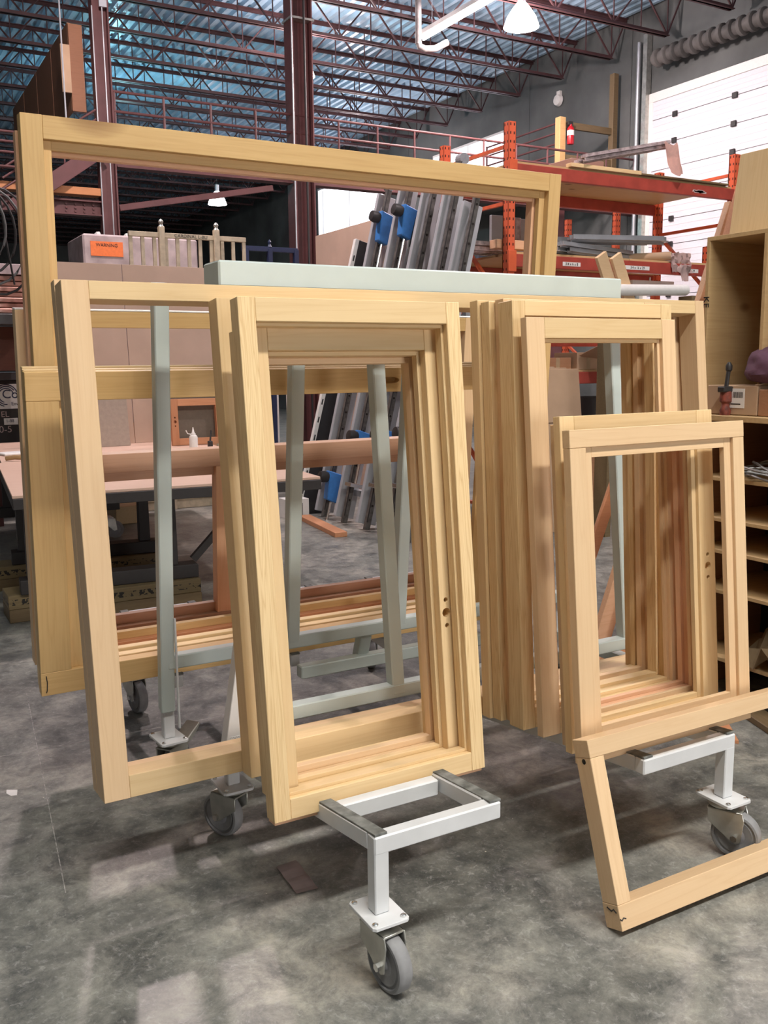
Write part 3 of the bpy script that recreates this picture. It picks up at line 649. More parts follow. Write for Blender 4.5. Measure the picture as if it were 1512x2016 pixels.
def text_mesh(name, s, size, mat, parent, loc, rot, extrude=.0008):
    cu = bpy.data.curves.new(name, 'FONT'); cu.body = s; cu.size = size; cu.extrude = extrude; cu.align_x = 'CENTER'; cu.align_y = 'CENTER'
    o = bpy.data.objects.new(name, cu); COL.objects.link(o); bpy.context.view_layer.update()
    me = bpy.data.meshes.new_from_object(o.evaluated_get(bpy.context.evaluated_depsgraph_get())); bpy.data.objects.remove(o, do_unlink=True); bpy.data.curves.remove(cu)
    me.materials.clear(); return link(name, me, mat, parent, loc, rot)
FR = (math.pi/2, 0, 0)     # lettering facing -Y
for x0, x1, s in ((.60, .82, '3/4 x 6 x 8'), (1.40, 1.73, '3/4 x 16 x 29'), (2.13, 2.43, '3/4 x 28 x 29')):
    tp = MB().box((x0, -.0575, 2.454), (x1, -.0555, 2.492)).build('tape_label', 'white', rk); text_mesh('lettering', s, .036, 'black', tp, ((x0+x1)/2, -.0583, 2.473), FR)
mb = MB()
for i in range(9): mb.box((2.30+.012*i, -.0565, 3.262+.006*math.sin(i*2.1)), (2.31+.024*i, -.0555, 3.282+.008*math.sin(i*1.3)))
mb.build('worn_sticker', 'paper', rk)
# second rack frame beyond
rk2 = thing('rack_frame', 'bare orange rack frame standing behind the loaded rack', 'rack', (9.3, 9.9, 0))
upright(rk2, 0, 0, 3.6); upright(rk2, 0, 1.0, 3.6)
for i, z in enumerate((.3, 1.2, 2.1, 3.0)): MB().bar((0, .04, z), (0, .96, z+(.6 if i < 3 else 0)), .035, .03).build('brace', 'rackorange', rk2)
rk3 = thing('rack_frame', 'orange rack frame glowing in front of the white overhead door', 'rack', (8.75, 6.9, 0))
upright(rk3, 0, 0, 2.85); upright(rk3, 0, .9, 2.85)
for i, z in enumerate((.3, 1.2, 2.1, 2.7)): MB().bar((0, .04, z), (0, .86, z+(.6 if i < 3 else 0)), .035, .03).build('brace', 'rackorange', rk3)
# loads on the rack -------------------------------------------------
wrap = plain('plastic_wrapped_alu', (.50, .42, .42), .25, .2, var=.3, scale=16)
def bundle(label, p, q, n, w, mat, group):
    t = thing('extrusion_bundle', label, 'extrusion', p, group=group); d = Vector(q)-Vector(p); rr = random.Random(int(1000*p[0]))
    sd = Vector((-d.y, d.x, 0)).normalized()
    for i in range(n):
        row, colm = divmod(i, 4); off = sd*(colm-1.5)*w*1.05+Vector((0, 0, w*.55+row*w*.8)); s = rr.uniform(-.12, .12)
        u = d.normalized(); mb = MB()
        a = off+u*(s if s > 0 else 0); b = off+d+u*s
        mb.bar(a, b, w, w*.12); mb.bar(a+Vector((0, 0, w*.3)), b+Vector((0, 0, w*.3)), w*.12, w*.7); mb.bar(a+sd*w*.44, b+sd*w*.44, w*.1, w*.6)
        mb.build('extrusion', mat, t)
    return t
bundle('wrapped metal extrusions sloping up on the top rack level', (6.2, 7.12, 3.40), (7.38, 7.2, 3.66), 8, .045, wrap, 'metal extrusions on the rack')
sup = tag(MB().box((6.30, 7.35, 3.364), (6.72, 8.0, 3.52)).build('shallow_crate', wood('dusty_crate', (.42, .25, .20), (.3, .17, .13)), bevel=.004), 'shallow dusty wooden crate under the sloping extrusions', 'crate')
tag(MB().box((6.9, 7.75, 3.364), (7.45, 8.1, 3.56)).build('timber_block', 'brownwood', bevel=.004), 'dark timber block behind the sloping extrusions on the rack', 'timber')
mb = MB(); bmv = []
for i in range(9):
    for j in range(5):
        u_, v_ = i/8, j/4; bmv.append(mb.bm.verts.new((7.24+.16*v_+.10*u_, 7.06+.02*math.sin(5*v_+2*u_)-.03*u_, 3.70-.30*u_+.02*math.sin(7*v_+i))))
for i in range(8):
    for j in range(4): mb.bm.faces.new((bmv[i*5+j], bmv[i*5+j+1], bmv[(i+1)*5+j+1], bmv[(i+1)*5+j]))
bmesh.ops.solidify(mb.bm, geom=mb.bm.faces[:], thickness=.003)
tag(mb.build('paper_sheet', plain('pink_kraft', (.72, .50, .44), .8), smooth=True), 'pinkish paper sheet hanging from the end of the wrapped extrusions', 'paper')
tag(MB().box((6.05, 7.06, 3.364), (6.95, 7.14, 3.40)).build('plank', 'fir', bevel=.003), 'short plank lying on the front edge of the top rack level', 'plank')
tag(MB().box((6.95, 7.06, 3.364), (8.2, 7.12, 3.382)).build('plank', 'lumber', bevel=.003), 'thin long strip lying along the top rack level', 'plank')
bundle('grey metal extrusions lying on the middle rack level', (5.95, 7.16, 2.565), (7.2, 7.5, 2.565), 8, .06, 'alu', 'metal extrusions on the rack')
bundle('dark metal extrusions poking out left on the middle rack level', (5.15, 7.5, 2.565), (6.3, 7.75, 2.60), 8, .06, wrap, 'metal extrusions on the rack')
bundle('long flat extrusions resting across the middle rack level', (6.15, 7.25, 2.68), (7.55, 7.35, 2.75), 4, .07, 'alu', 'metal extrusions on the rack')
tag(MB().box((5.3, 7.2, 2.60), (6.1, 7.32, 2.68)).build('plank', 'firpink', bevel=.004), 'pinkish plank lying left on the middle rack level', 'plank')
def card_tube(label, p, q, r):
    t = thing('cardboard_tube', label, 'tube', p); d = Vector(q)-Vector(p); u = d.normalized(); R = d.to_track_quat('Z', 'Y').to_matrix().to_4x4(); n = d.length
    MB().lathe([(r*.8, 0), (r, 0), (r, n), (r*.8, n), (r*.8, 0)], 'z', 20, R).build('wall', 'card', t, smooth=True)
    MB().lathe([(r*.78, .02), (r*.78, n-.02), (r*.76, n-.02), (r*.76, .02), (r*.78, .02)], 'z', 20, R).build('lining', 'dark', t)
    return t
card_tube('cardboard tube on the middle rack level near the tape labels', (7.0, 7.6, 2.61), (7.42, 7.08, 2.61), .045)
mb = MB()
rr = random.Random(3); pts = {}
for i in range(13):
    for j in range(7):
        pts[i, j] = mb.bm.verts.new((7.40+.30*i/12, 7.06+.05*rr.random()-(.03 if j < 3 else 0), 2.44+.20*j/6+.02*rr.random()+(-.08*(j == 0)*(i > 5 and i < 10))))
for i in range(12):
    for j in range(6): mb.bm.faces.new((pts[i, j], pts[i+1, j], pts[i+1, j+1], pts[i, j+1]))
bmesh.ops.solidify(mb.bm, geom=mb.bm.faces[:], thickness=.004)
pl_ = plain('crumpled_plastic', (.75, .58, .55), .3); tag(mb.build('plastic_wrap', pl_, smooth=True), 'crumpled clear plastic hanging over the middle rack beam', 'plastic')
for k, (x, s) in enumerate(((6.05, 'leftmost'), (6.27, 'middle'), (6.49, 'rightmost'))):
    t = tag(MB().box((x, 8.32+.045*k, .0), (x+.21, 8.36+.045*k, 3.1)).build('sheet_panel', wrap if k % 2 else 'alu', bevel=.003), s+' of the three wrapped white sheets standing behind the rack', 'sheet', 'wrapped sheets behind the rack')
tag(MB().bar((6.0, 8.5, 2.72), (7.0, 8.5, 2.80), .04, .07).bar((6.98, 8.5, 2.5), (6.98, 8.5, 2.86), .05, .05).bar((6.98, 8.5, 0), (6.98, 8.5, 2.5), .05, .05).bar((6.02, 8.5, 0), (6.02, 8.5, 2.75), .05, .05).build('steel_stand', plain('blue_grey_steel', (.08, .10, .14), .4)), 'blue grey steel stand behind the rack uprights', 'stand')
# lower level of the rack
def carton(label, a, b, mat='card', group='cartons on the rack', labelled=True, rz=0):
    a = Vector(a); b = Vector(b); c = Vector(((a.x+b.x)/2, (a.y+b.y)/2, a.z)); h = (b-a)/2
    t = thing('carton', label, 'box', c, (0, 0, rz), group); d = (h.x, h.y)
    MB().box((-d[0], -d[1], 0), (d[0], d[1], b.z-a.z)).build('body', mat, t, .003)
    MB().box((-.024, -d[1]-.0006, (b.z-a.z)*.05), (.024, -d[1]+.002, (b.z-a.z)-.001)).build('tape', plain('packing_tape', (.45, .33, .2), .3) if 'packing_tape' not in bpy.data.materials else bpy.data.materials['packing_tape'], t)
    if labelled:
        H_ = b.z-a.z
        lb = MB().box((-d[0]*.75, -d[1]-.0016, H_*.2), (-.03 if d[0] > .08 else d[0]*.7, -d[1]-.0004, H_*.8)).build('label', 'white', t)
        g = MB()
        for i in range(7): g.box((-d[0]*.7+.006*i, -d[1]-.0024, H_*.3), (-d[0]*.7+.003+.006*i, -d[1]-.0014, H_*.45))
        g.box((-d[0]*.7, -d[1]-.0024, H_*.6), (-d[0]*.35, -d[1]-.0014, H_*.66)); g.build('print', 'black', lb)
    return t
zl = 1.471
carton('top white labelled carton on the lower rack level', (6.90, 7.2, zl+.15), (7.06, 7.55, zl+.30), 'white')
carton('lower left white carton of the small stack on the rack', (6.90, 7.19, zl), (7.06, 7.55, zl+.148), 'white')
carton('lower right white carton of the small stack on the rack', (7.07, 7.21, zl), (7.24, 7.55, zl+.148), 'white')
carton('open brown carton with a flap on the lower rack level', (6.25, 7.15, zl), (6.55, 7.5, zl+.17), 'card', labelled=False)
carton('small white labelled box left on the lower rack level', (5.72, 7.12, zl), (5.86, 7.3, zl+.11), 'white')
carton('dark brown carton beside the small labelled box on the rack', (5.88, 7.2, zl), (6.22, 7.5, zl+.12), 'brownwood', labelled=False)
tag(MB().bar((6.32, 7.02, zl+.20), (6.62, 7.12, zl+.12), .28, .006, (0, .5, 1)).build('carton_flap', 'card'), 'loose pinkish carton flap on the lower rack level', 'cardboard')
# large flattened cartons leaning on the rack
for k in range(3):
    m = MB(); t = thing('flat_carton', ('front', 'middle', 'rear')[k]+' flattened brown carton leaning on the rack below the small boxes', 'cardboard', (5.0, 6.55+.10*k, 0), (-.13, 0, 0), 'flattened cartons at the rack')
    MB().box((0, 0, .0), (.92-.06*k, .02, 1.0)).build('lower_panel', 'card', t, .004); MB().box((0, .002, 1.006), (.92-.06*k, .022, 1.50+.01*k)).build('upper_panel', 'card', t, .004)
tag(MB().lathe([(.10, 0), (.13, .02), (.15, .34), (.155, .35), (.14, .35), (.12, .05), (.01, .04)], 'z', 20, Matrix.Translation((6.35, 7.0, .86))).build('bucket_body', 'black', smooth=True), 'black bucket on the stand beside the flattened cartons', 'bucket')
tag(MB().box((6.0, 6.8, 0), (6.9, 7.05, .86)).build('cabinet_base', 'brownwood', bevel=.004), 'dark low cabinet standing in front of the rack foot', 'cabinet')
for k, (dx, s) in enumerate(((0, 'left'), (.17, 'right'))):
    tag(MB().bar((5.70+dx, 6.25, 2.46), (6.16+dx, 6.35, 1.70), .12, .035, (0, 1, 0)).bar((6.16+dx, 6.35, 1.70), (6.9+dx, 6.6, .03), .12, .035, (0, 1, 0)).build('leaning_board', 'firpale', bevel=.002), s+' of two short pale boards leaning before the tape labelled beam', 'board')
tag(MB().cyl((5.75, 6.2, 2.16), (6.85, 6.35, 2.20), .05, n=18).build('paper_roll', 'white', smooth=True), 'long white paper roll lying in front of the rack', 'roll')
tag(MB().box((5.72, 6.12, 0), (5.78, 6.28, 2.105)).box((6.84, 6.26, 0), (6.90, 6.42, 2.145)).build('roll_stand', 'lumber'), 'timber stand carrying the long white paper roll', 'stand')
# strip light below the rack beam
fs2 = thing('strip_light', 'short fluorescent strip glowing below the tape labelled rack beam', 'lamp', (7.35, 7.6, 2.33))
MB().box((0, -.05, .03), (.62, .05, .08)).build('housing', 'white', fs2, .004); MB().cyl((.02, 0, .012), (.6, 0, .012), .018, n=10).build('tube', bpy.data.materials['fluorescent_tube'], fs2, smooth=True)
MB().cyl((.3, 0, .08), (.3, 0, .12), .01, n=6).build('hanger', 'zinc', fs2)

# ================================================================== glue-up clamp press
cpz = thing('clamp_press', 'tall sloping clamp press with grey rails and blue clamp heads', 'press', (4.05, 8.0, 0))
ln = Vector((.245, 0, 1)).normalized()
def along(y, s, off=(0, 0, 0)): return Vector((0, y, 0))+ln*s+Vector(off)
nrm = Vector((1, 0, -.245)).normalized()
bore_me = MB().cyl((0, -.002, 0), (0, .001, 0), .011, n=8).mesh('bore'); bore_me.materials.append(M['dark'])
darkrail = plain('worn_rail', (.16, .15, .14), .45, .5, var=.3, scale=20)
for k, (y, H_) in enumerate(((.44, 3.38), (.0, 3.40), (-.46, 3.40), (-.85, 3.40), (-1.2, 3.05))):
    MB().bar(along(y-.02, .02), along(y-.02, H_), .05, .05, (0, 1, 0)).build('front_rail', darkrail, cpz, .003)
    for i in range(18): link('bore', bore_me, None, cpz, along(y-.0455, .25+.17*i))
    MB().bar(along(y+.12, .05, (.06, 0, 0)), along(y+.12, H_-.05, (.06, 0, 0)), .20, .05, (0, 1, 0)).build('channel', 'palealu', cpz, .004)
    MB().bar(along(y+.10, .05, (.04, 0, 0)), along(y+.10, H_-.2, (.04, 0, 0)), .02, .06, (0, 1, 0)).build('flange_strip', 'steel', cpz, .002)
    if k < 4:
        for s, hgt in ((.32 if k == 0 else .72+.04*k, 0), (2.95 if k < 2 else 1.75, 1)):
            c_ = along(y-.09, s); j = MB()
            R = Matrix.Translation(c_) @ Matrix.Rotation(.24, 4, 'Y')
            j.prism([(-.06, -.12), (.05, -.14), (.07, .15), (-.09, .17)], -.05, .05, 'xz', R)
            jj = j.build('clamp_head', 'blue', cpz, .008)
            MB().lathe([(.01, -.05), (.05, -.045), (.06, 0), (.05, .045), (.01, .05)], 'x', 14, R @ Matrix.Translation((-.13, 0, .10))).build('knob', 'black', jj, smooth=True)
            MB().cyl(R @ Vector((0, 0, -.14)), R @ Vector((0, 0, -.34 if s < 2.5 else -1.2)), .016, n=8).build('screw', 'steel', jj); MB().box((-.08, -.06, -.38 if s < 2.5 else -1.25), (.08, .06, -.34 if s < 2.5 else -1.2), R).build('foot', 'steel' if s < 1 else 'blue', jj, .004)
    if k in (0, 1, 2): MB().tube([along(y-.1, 2.2), along(y-.16, 2.5, (.05, 0, 0)), along(y-.14, 3.0, (.08, 0, 0)), along(y-.1, 3.25, (.12, 0, 0)), along(y-.12, 2.9, (.2, 0, 0)), along(y-.1, 2.3, (.14, 0, 0)), along(y-.1, 1.6, (.05, 0, 0))], .026, 8).build('hose', 'black' if k else plain('tan_hose', (.32, .24, .17), .6), cpz, smooth=True)
    a = along(y-.02, H_+.03); MB().cyl(a-Vector((0, .03, 0)), a+Vector((0, .05, 0)), .05, n=16).build('pulley', 'hub', cpz)
    MB().cyl(along(y-.06, .1, (-.03, 0, 0)), along(y-.06, H_, (-.03, 0, 0)), .006, n=6).build('chain', 'black', cpz)
for y in (.3, -.9): MB().bar((1.1, y, 0), along(y, 2.7, (.12, 0, 0)), .06, .06).build('back_strut', 'alu', cpz)
MB().bar(along(.6, 1.5, (.14, 0, 0)), along(-1.3, 1.5, (.14, 0, 0)), .06, .06).build('cross_bar', 'alu', cpz)
MB().bar(along(.6, .3, (.14, 0, 0)), along(-1.3, .3, (.14, 0, 0)), .06, .06).build('cross_bar', 'alu', cpz)
bs = thing('black_sheet', 'black sheet panel with a white printed edge leaning left of the clamp press', 'sheet', (3.95, 8.80, .02), (0, .262, 0))
MB().box((0, -.02, 0), (.30, .02, 2.9)).build('panel', plain('black_laminate', (.03, .03, .033), .35), bs, .002); MB().box((-.045, -.025, 0), (-.001, .025, 2.9)).build('edge_strip', 'white', bs, .002)
mb = MB()
for i in range(14): mb.box((-.03, -.0262, .2+.19*i), (-.015, -.0252, .26+.19*i))
mb.build('edge_print', 'black', bs)
cb = thing('white_carton', 'small white printed carton on the floor below the black sheet', 'box', (3.83, 8.66, 0)); MB().box((-.12, -.11, 0), (.12, .11, .2)).build('body', 'white', cb, .003)
mb = MB()
for i in range(7): mb.box((-.09+.022*i, -.1112, .03), (-.084+.022*i, -.1098, .16))
mb.build('print', 'black', cb)
oc = tag(board(None, 'timber_offcut', (-.55, -.06, 0), (.55, .06, .045), 'redfir', .003), 'reddish timber offcut lying on the floor before the clamp press', 'timber')
oc.location = (3.80, 7.95, .0225); oc.rotation_euler = (0, 0, math.radians(83))

# ================================================================== long assembly table at the left
tb = thing('assembly_table', 'long black steel table with a plywood top behind the cart', 'table', (.74, 5.66, 0), (0, 0, math.radians(-5)))
TW, TL_ = 1.90, 4.0
tt = wood('pink_plywood', (.68, .48, .38), (.56, .37, .28), ring=6)
for k in range(2): MB().box((0+.03*k, .02+2.1*k, .80), (TW, 2.1*(k+1), .818)).build('top_board', tt, tb, .002)
MB().box((0, 0, .735), (TW, .05, .80)).build('edge_beam', 'black', tb, .003); MB().box((0, TL_-.05, .735), (TW, TL_, .80)).build('edge_beam', 'black', tb, .003)
MB().box((0, .05, .735), (.05, TL_-.05, .80)).build('side_beam', 'black', tb, .003); MB().box((TW-.05, .05, .735), (TW, TL_-.05, .80)).build('side_beam', 'black', tb, .003)
for y in (.33, 1.30, 3.6):
    MB().box((.02, y-.07, .17), (1.12, y+.07, .26)).build('foot_beam', 'black', tb, .004)
    for x in (.10, .95):
        MB().prism([(x-.035, .26), (x+.045, .26), (x+.04, .735), (x-.03, .735)], y-.04, y+.04, 'xz').build('leg', 'black', tb, .003)
MB().bar((1.10, .33, .28), (1.55, .33, .74), .045, .045).build('diagonal_brace', 'black', tb); MB().bar((.15, 1.4, .3), (.75, 3.4, .7), .03, .03).build('diagonal_brace', 'black', tb); MB().bar((.35, 1.3, .4), (.9, 1.3, .74), .022, .022).build('diagonal_brace', 'black', tb)
def stamped():
    m = wood('stamped_lumber', (.24, .18, .09), (.14, .10, .05)); t = m.node_tree; b = t.nodes['Principled BSDF']; N = t.nodes.new; L = t.links.new
    src = b.inputs['Base Color'].links[0].from_socket
    tc = N('ShaderNodeTexCoord'); sp = N('ShaderNodeSeparateXYZ'); L(tc.outputs['Object'], sp.inputs[0])
    no = N('ShaderNodeTexNoise'); no.inputs['Scale'].default_value = 42; no.inputs['Detail'].default_value = 1; L(tc.outputs['Object'], no.inputs['Vector'])
    g = N('ShaderNodeMath'); g.operation = 'GREATER_THAN'; g.inputs[1].default_value = .53; L(no.outputs['Fac'], g.inputs[0])
    a = N('ShaderNodeMath'); a.operation = 'ABSOLUTE'; L(sp.outputs[2], a.inputs[0]); lt = N('ShaderNodeMath'); lt.operation = 'LESS_THAN'; lt.inputs[1].default_value = .018; L(a.outputs[0], lt.inputs[0])
    mu = N('ShaderNodeMath'); mu.operation = 'MULTIPLY'; L(g.outputs[0], mu.inputs[0]); L(lt.outputs[0], mu.inputs[1])
    mx = N('ShaderNodeMix'); mx.data_type = 'RGBA'; mx.inputs[7].default_value = (.02, .018, .015, 1); L(mu.outputs[0], mx.inputs[0]); L(src, mx.inputs[6]); L(mx.outputs[2], b.inputs['Base Color'])
    return m
M['stamped'] = stamped()
for x0, x1, y, s in ((-.03, .30, .33, 'left front'), (.50, 1.14, .18, 'right front'), (-.05, .25, 1.25, 'left rear'), (.4, 1.15, 1.15, 'right rear')):
    o = board(None, 'timber_block', (.74+x0, 5.68+y-.08, .0), (.74+x1, 5.68+y+.2, .08), 'lumber', .003); tag(o, 'lower stained timber block under the '+s+' foot of the black table', 'timber', 'blocks under the table')
    o = board(None, 'timber_block', (.74+x0, 5.68+y-.07, .0805), (.74+x1, 5.68+y+.19, .169), 'stamped', .003); tag(o, 'upper stamped timber block under the '+s+' foot of the black table', 'timber', 'blocks under the table')
# things on the table
def pane_frame(label, x0, x1, y, z0, h, w, mat, bore=False):
    f, P = frame('window_sash', label, x0, x1, y, z0, .06, h, .05, w, w, w, w, mat, group='sashes on the assembly table')
    if bore: lock_bores(P['l'], w/2, .22, .05, 1.3)
    return f
pane_frame('small reddish sash with lock bores standing on the table', 2.525, 3.02, 8.42, .82, .43, .065, 'redfir', True)
for k, (x0, x1, s) in enumerate(((1.42, 2.318, 'left'), (2.325, 3.18, 'right'))):
    t = tag(MB().box((x0, 0, 0), (x1, .018, 1.70)).build('fibre_sheet', 'mdf', bevel=.001), s+' of two tall brown fibreboard sheets standing on the table', 'sheet', 'fibreboard sheets on the table'); t.location = (0.0, 8.98, .82); t.rotation_euler = (-.10, 0, 0)
t = tag(MB().box((0, 0, 0), (.46, .03, .5)).build('grey_sheet', plain('grey_board', (.42, .34, .28), .8), bevel=.002), 'short grey brown board leaning on the fibreboard at the table', 'sheet'); t.location = (1.75, 8.72, .82); t.rotation_euler = (-.15, 0, 0)
t = tag(MB().box((0, 0, 0), (.46, .02, .46)).build('dark_sheet', plain('dark_board', (.16, .13, .10), .8), bevel=.002), 'dark board standing behind the small reddish sash', 'sheet'); t.location = (2.55, 8.50, .82); t.rotation_euler = (-.1, 0, 0)
gb_ = thing('glue_bottle', 'white plastic glue bottle with a nozzle on the table', 'bottle', (2.60, 8.05, .819))
MB().lathe([(.005, 0), (.036, .0), (.038, .01), (.038, .10), (.03, .118), (.022, .122), (.022, .135), (.005, .136)], 'z', 20).build('body', 'white', gb_, smooth=True)
MB().lathe([(.016, .136), (.012, .145), (.004, .19), (.001, .19)], 'z', 12).build('nozzle', 'white', gb_, smooth=True); MB().tube([(-.02, 0, .128), (-.05, 0, .135), (-.065, 0, .165)], .005, 6).build('cap_strap', 'white', gb_)
br = thing('glue_brush', 'black bristle brush lying on the table by the bottle', 'brush', (2.72, 7.95, .819)); MB().box((-.02, -.02, 0), (.02, .02, .07)).build('bristles', 'black', br, .006); MB().cyl((0, 0, .06), (.02, .02, .16), .008, n=8).build('handle', 'black', br)
pp = tag(MB().box((0, 0, 0), (.3, .2, .02)).build('paper_pile', 'white', bevel=.006), 'pile of white paper at the left end of the table', 'paper'); pp.location = (1.05, 8.3, .819); pp.rotation_euler = (0, 0, .2)
gl = tag(MB().tube([(0, 0, .02), (.06, -.03, .03), (.12, -.04, .025), (.2, -.02, .02)], .018, 8).build('work_glove', plain('tan_glove', (.35, .22, .10), .9, bump=.4), smooth=True), 'crumpled tan glove on the left of the table', 'glove'); gl.location = (1.0, 7.85, .819)
# ---- behind the table, far left
wc = thing('waste_container', 'black steel waste container with white logo panel and lettering', 'container', (1.0, 10.6, 0))
MB().box((-.3, 0, .05), (1.3, 1.4, 1.42)).build('body', 'black', wc, .006); MB().box((-.34, -.03, 1.42), (1.34, 1.43, 1.50)).build('rim', plain('rim_grey', (.1, .1, .11), .5), wc, .004); MB().box((-.25, .1, 0), (1.25, 1.3, .05)).build('skid', 'black', wc)
lp = MB().box((.22, -.006, 1.12), (.62, -.001, 1.38)).build('logo_panel', 'white', wc)
navy = plain('navy_print', (.02, .03, .08), .5)
for r, a0 in ((.115, .3), (.095, .6), (.075, .2)): MB().tube([(.40+r*math.cos(a), -.008, 1.26+r*math.sin(a)) for a in [a0+i*.22 for i in range(20)]], .0055, 6).build('logo_arc', navy, lp)
text_mesh('lettering', 'Co', .13, navy, lp, (.44, -.008, 1.27), FR); text_mesh('lettering', 'Env', .05, navy, lp, (.48, -.008, 1.17), FR)
text_mesh('lettering', 'EL', .085, 'paper', wc, (.375, -.004, 1.06), FR); wl = MB().box((.36, -.006, .95), (.50, -.001, 1.02)).build('phone_panel', 'white', wc); text_mesh('lettering', '1-88', .045, navy, wl, (.42, -.008, .99), FR)
text_mesh('lettering', '0-5', .10, 'paper', wc, (.37, -.004, .90), FR)
ls = thing('board_stack', 'stack of glossy pinkish wrapped boards on the left shelf', 'boards', (1.0, 9.9, 1.95))
shiny = plain('wrapped_cedar', (.62, .34, .28), .18, .25, var=.35, scale=9)
for k in range(7): MB().box((-.3, .02*(k % 2), .13+.052*k), (.62+.012*(k % 3), .8, .175+.052*k)).build('wrapped_board', shiny, ls, .008)
MB().box((-.3, -.01, .50), (.64, .8, .60)).build('top_board', plain('lilac_card', (.62, .50, .52), .7), ls, .004)
sh = thing('steel_shelf', 'dark steel shelf carrying the glossy pinkish boards at the left', 'shelf', (1.0, 9.9, 0))
MB().box((-.35, -.05, 1.97), (.66, .85, 2.07)).build('shelf_beam', plain('dark_grey_steel', (.06, .06, .065), .45), sh, .004)
for x in (-.3, .62): MB().box((x-.03, .4, 0), (x+.03, .46, 1.97)).build('leg', 'black', sh)
MB().box((-.3, .3, 1.52), (.6, .33, 1.96)).build('back_panel', wood('dark_red_ply', (.12, .045, .03), (.07, .025, .02)), sh)
hs_ = thing('hose_coil', 'black hoses hanging in loops at the left edge', 'hose', (1.2, 9.6, 2.95))
rr = random.Random(5)
for k in range(4):
    r = .30+.05*k; MB().tube([(.05*k-.05+r*.75*math.sin(a), .02*k, -.1-.04*k+r*1.1*math.cos(a)) for a in [i*.3 for i in range(22)]], .012, 7).build('loop', 'black' if k % 2 else plain('grey_hose', (.12, .12, .12), .5), hs_, smooth=True)
MB().tube([(.14, .02, .2), (.17, .02, -.2), (.22, .02, -.62)], .01, 6).build('hose_end', 'black', hs_, smooth=True); MB().cyl((-.05, .0, .2), (-.05, .2, .24), .02, n=8).build('hook', 'redoxide', hs_)
MB().box((-.08, .14, -2.95), (-.02, .2, .3)).build('hook_post', 'redoxide', hs_)
# ---- glass stillages behind the table
gs = thing('glass_stillage', 'beige slatted glass stillage standing behind the fibreboard sheets', 'stillage', (2.6, 9.9, 0))
beige = plain('chipped_beige_paint', (.55, .46, .33), .6, var=.12, scale=18)
GW, GZ = 1.28, 2.93
MB().box((0, -.02, GZ-.05), (GW, .03, GZ)).build('top_rail', beige, gs, .003); MB().box((0, -.015, GZ-.42), (GW, .02, GZ-.39)).build('mid_rail', beige, gs, .003); MB().box((0, -.02, .1), (GW, .03, .16)).build('bottom_rail', beige, gs, .003)
for k in range(11): x = .0+(GW-.04)*k/10; MB().box((x, -.012, .16), (x+.038, .012, GZ-.05)).build('slat', beige, gs, .002)
for x in (.34, .94): 
    o = MB().box((x-.03, -.05, 0), (x+.03, .01, GZ+.06)).build('post', beige, gs, .004); MB().lathe([(.03, 0), (.018, .02), (.028, .05), (.01, .075)], 'z', 10, Matrix.Translation((x, -.02, GZ+.06))).build('finial', 'zinc', o, smooth=True)
text_mesh('lettering', 'CARDINAL L-BU', .05, 'black', gs, (.66, -.0215, GZ-.025), FR)
MB().box((0, 0, 0), (GW, .9, .1)).build('base', beige, gs, .004)
cr = thing('wrapped_crate', 'plastic wrapped wooden crate with an orange label beside the stillage', 'crate', (2.38, 10.95, 0))
MB().box((0, 0, 0), (1.6, .8, 2.2)).build('timber_body', 'firpink', cr, .005); MB().box((.0, .05, 2.2), (1.5, .75, 2.58)).build('top_box', 'card', cr, .006)
film = plain('stretch_film', (.55, .46, .46), .15, .1, var=.18, scale=5, bump=.5); MB().box((-.02, -.02, .9), (1.3, .82, 3.02)).build('film', film, cr, .02); MB().box((.06, -.03, 2.78), (.42, -.021, 2.94)).build('orange_label', plain('label_orange', (.85, .2, .05), .5), cr)
text_mesh('lettering', 'WARNING', .05, 'black', cr, (.24, -.032, 2.9), FR)
for k, x in enumerate((4.35, 5.25)):
    t = thing('steel_stillage', ('left', 'right')[k]+' of two dark blue steel stillages near the large column', 'stillage', (x if k == 0 else 5.52, 11.2 if k == 0 else 11.45, 0), group='blue stillages'); nv = plain('navy_steel', (.015, .025, .07), .4) if k == 0 else bpy.data.materials['navy_steel']
    MB().box((0, 0, 2.96), (.75, .05, 3.02)).build('top_rail', nv, t, .003)
    for xx in (.02, .34, .70): MB().box((xx, -.01, 0), (xx+.06, .06, 3.0)).build('post', nv, t, .003)
    MB().lathe([(.03, 0), (.015, .03), (.025, .06), (.005, .09)], 'z', 10, Matrix.Translation((.37, .02, 3.02))).build('finial', nv, t, smooth=True)
    MB().box((0, 0, 2.72), (.75, .03, 2.76)).build('mid_rail', nv, t); MB().box((0, 0, .1), (.75, .6, .16)).build('base', nv, t)
    for j in range(4): MB().box((.05+.17*j, .03, .16), (.10+.17*j, .06, 2.72)).build('glass_edge', 'white', t)
tag(MB().box((5.40, 9.7, .0), (5.46, 11.3, 3.2)).build('fibre_stack', 'mdf', bevel=.003), 'large upright brown fibreboard stack between column and clamp press', 'sheet')
# far machinery glimpsed under the rails
mc = thing('workshop_machine', 'dark machine on a pale bench far behind the large column', 'machine', (6.5, 12.4, 0)); MB().box((0, 0, 0), (1.5, .7, 1.55)).build('bench', 'concrete', mc, .01); MB().box((.2, .1, 1.55), (.75, .5, 1.85)).build('control_box', 'black', mc, .01); MB().box((.85, .1, 1.55), (1.2, .5, 1.9)).build('screen_box', 'white', mc, .01); MB().lathe([(.005, 0), (.06, 0), (.06, .08), (.005, .1)], 'z', 14, Matrix.Translation((1.3, .2, 1.55))).build('stop_button', plain('signal_red', (.7, .02, .02), .4), mc)
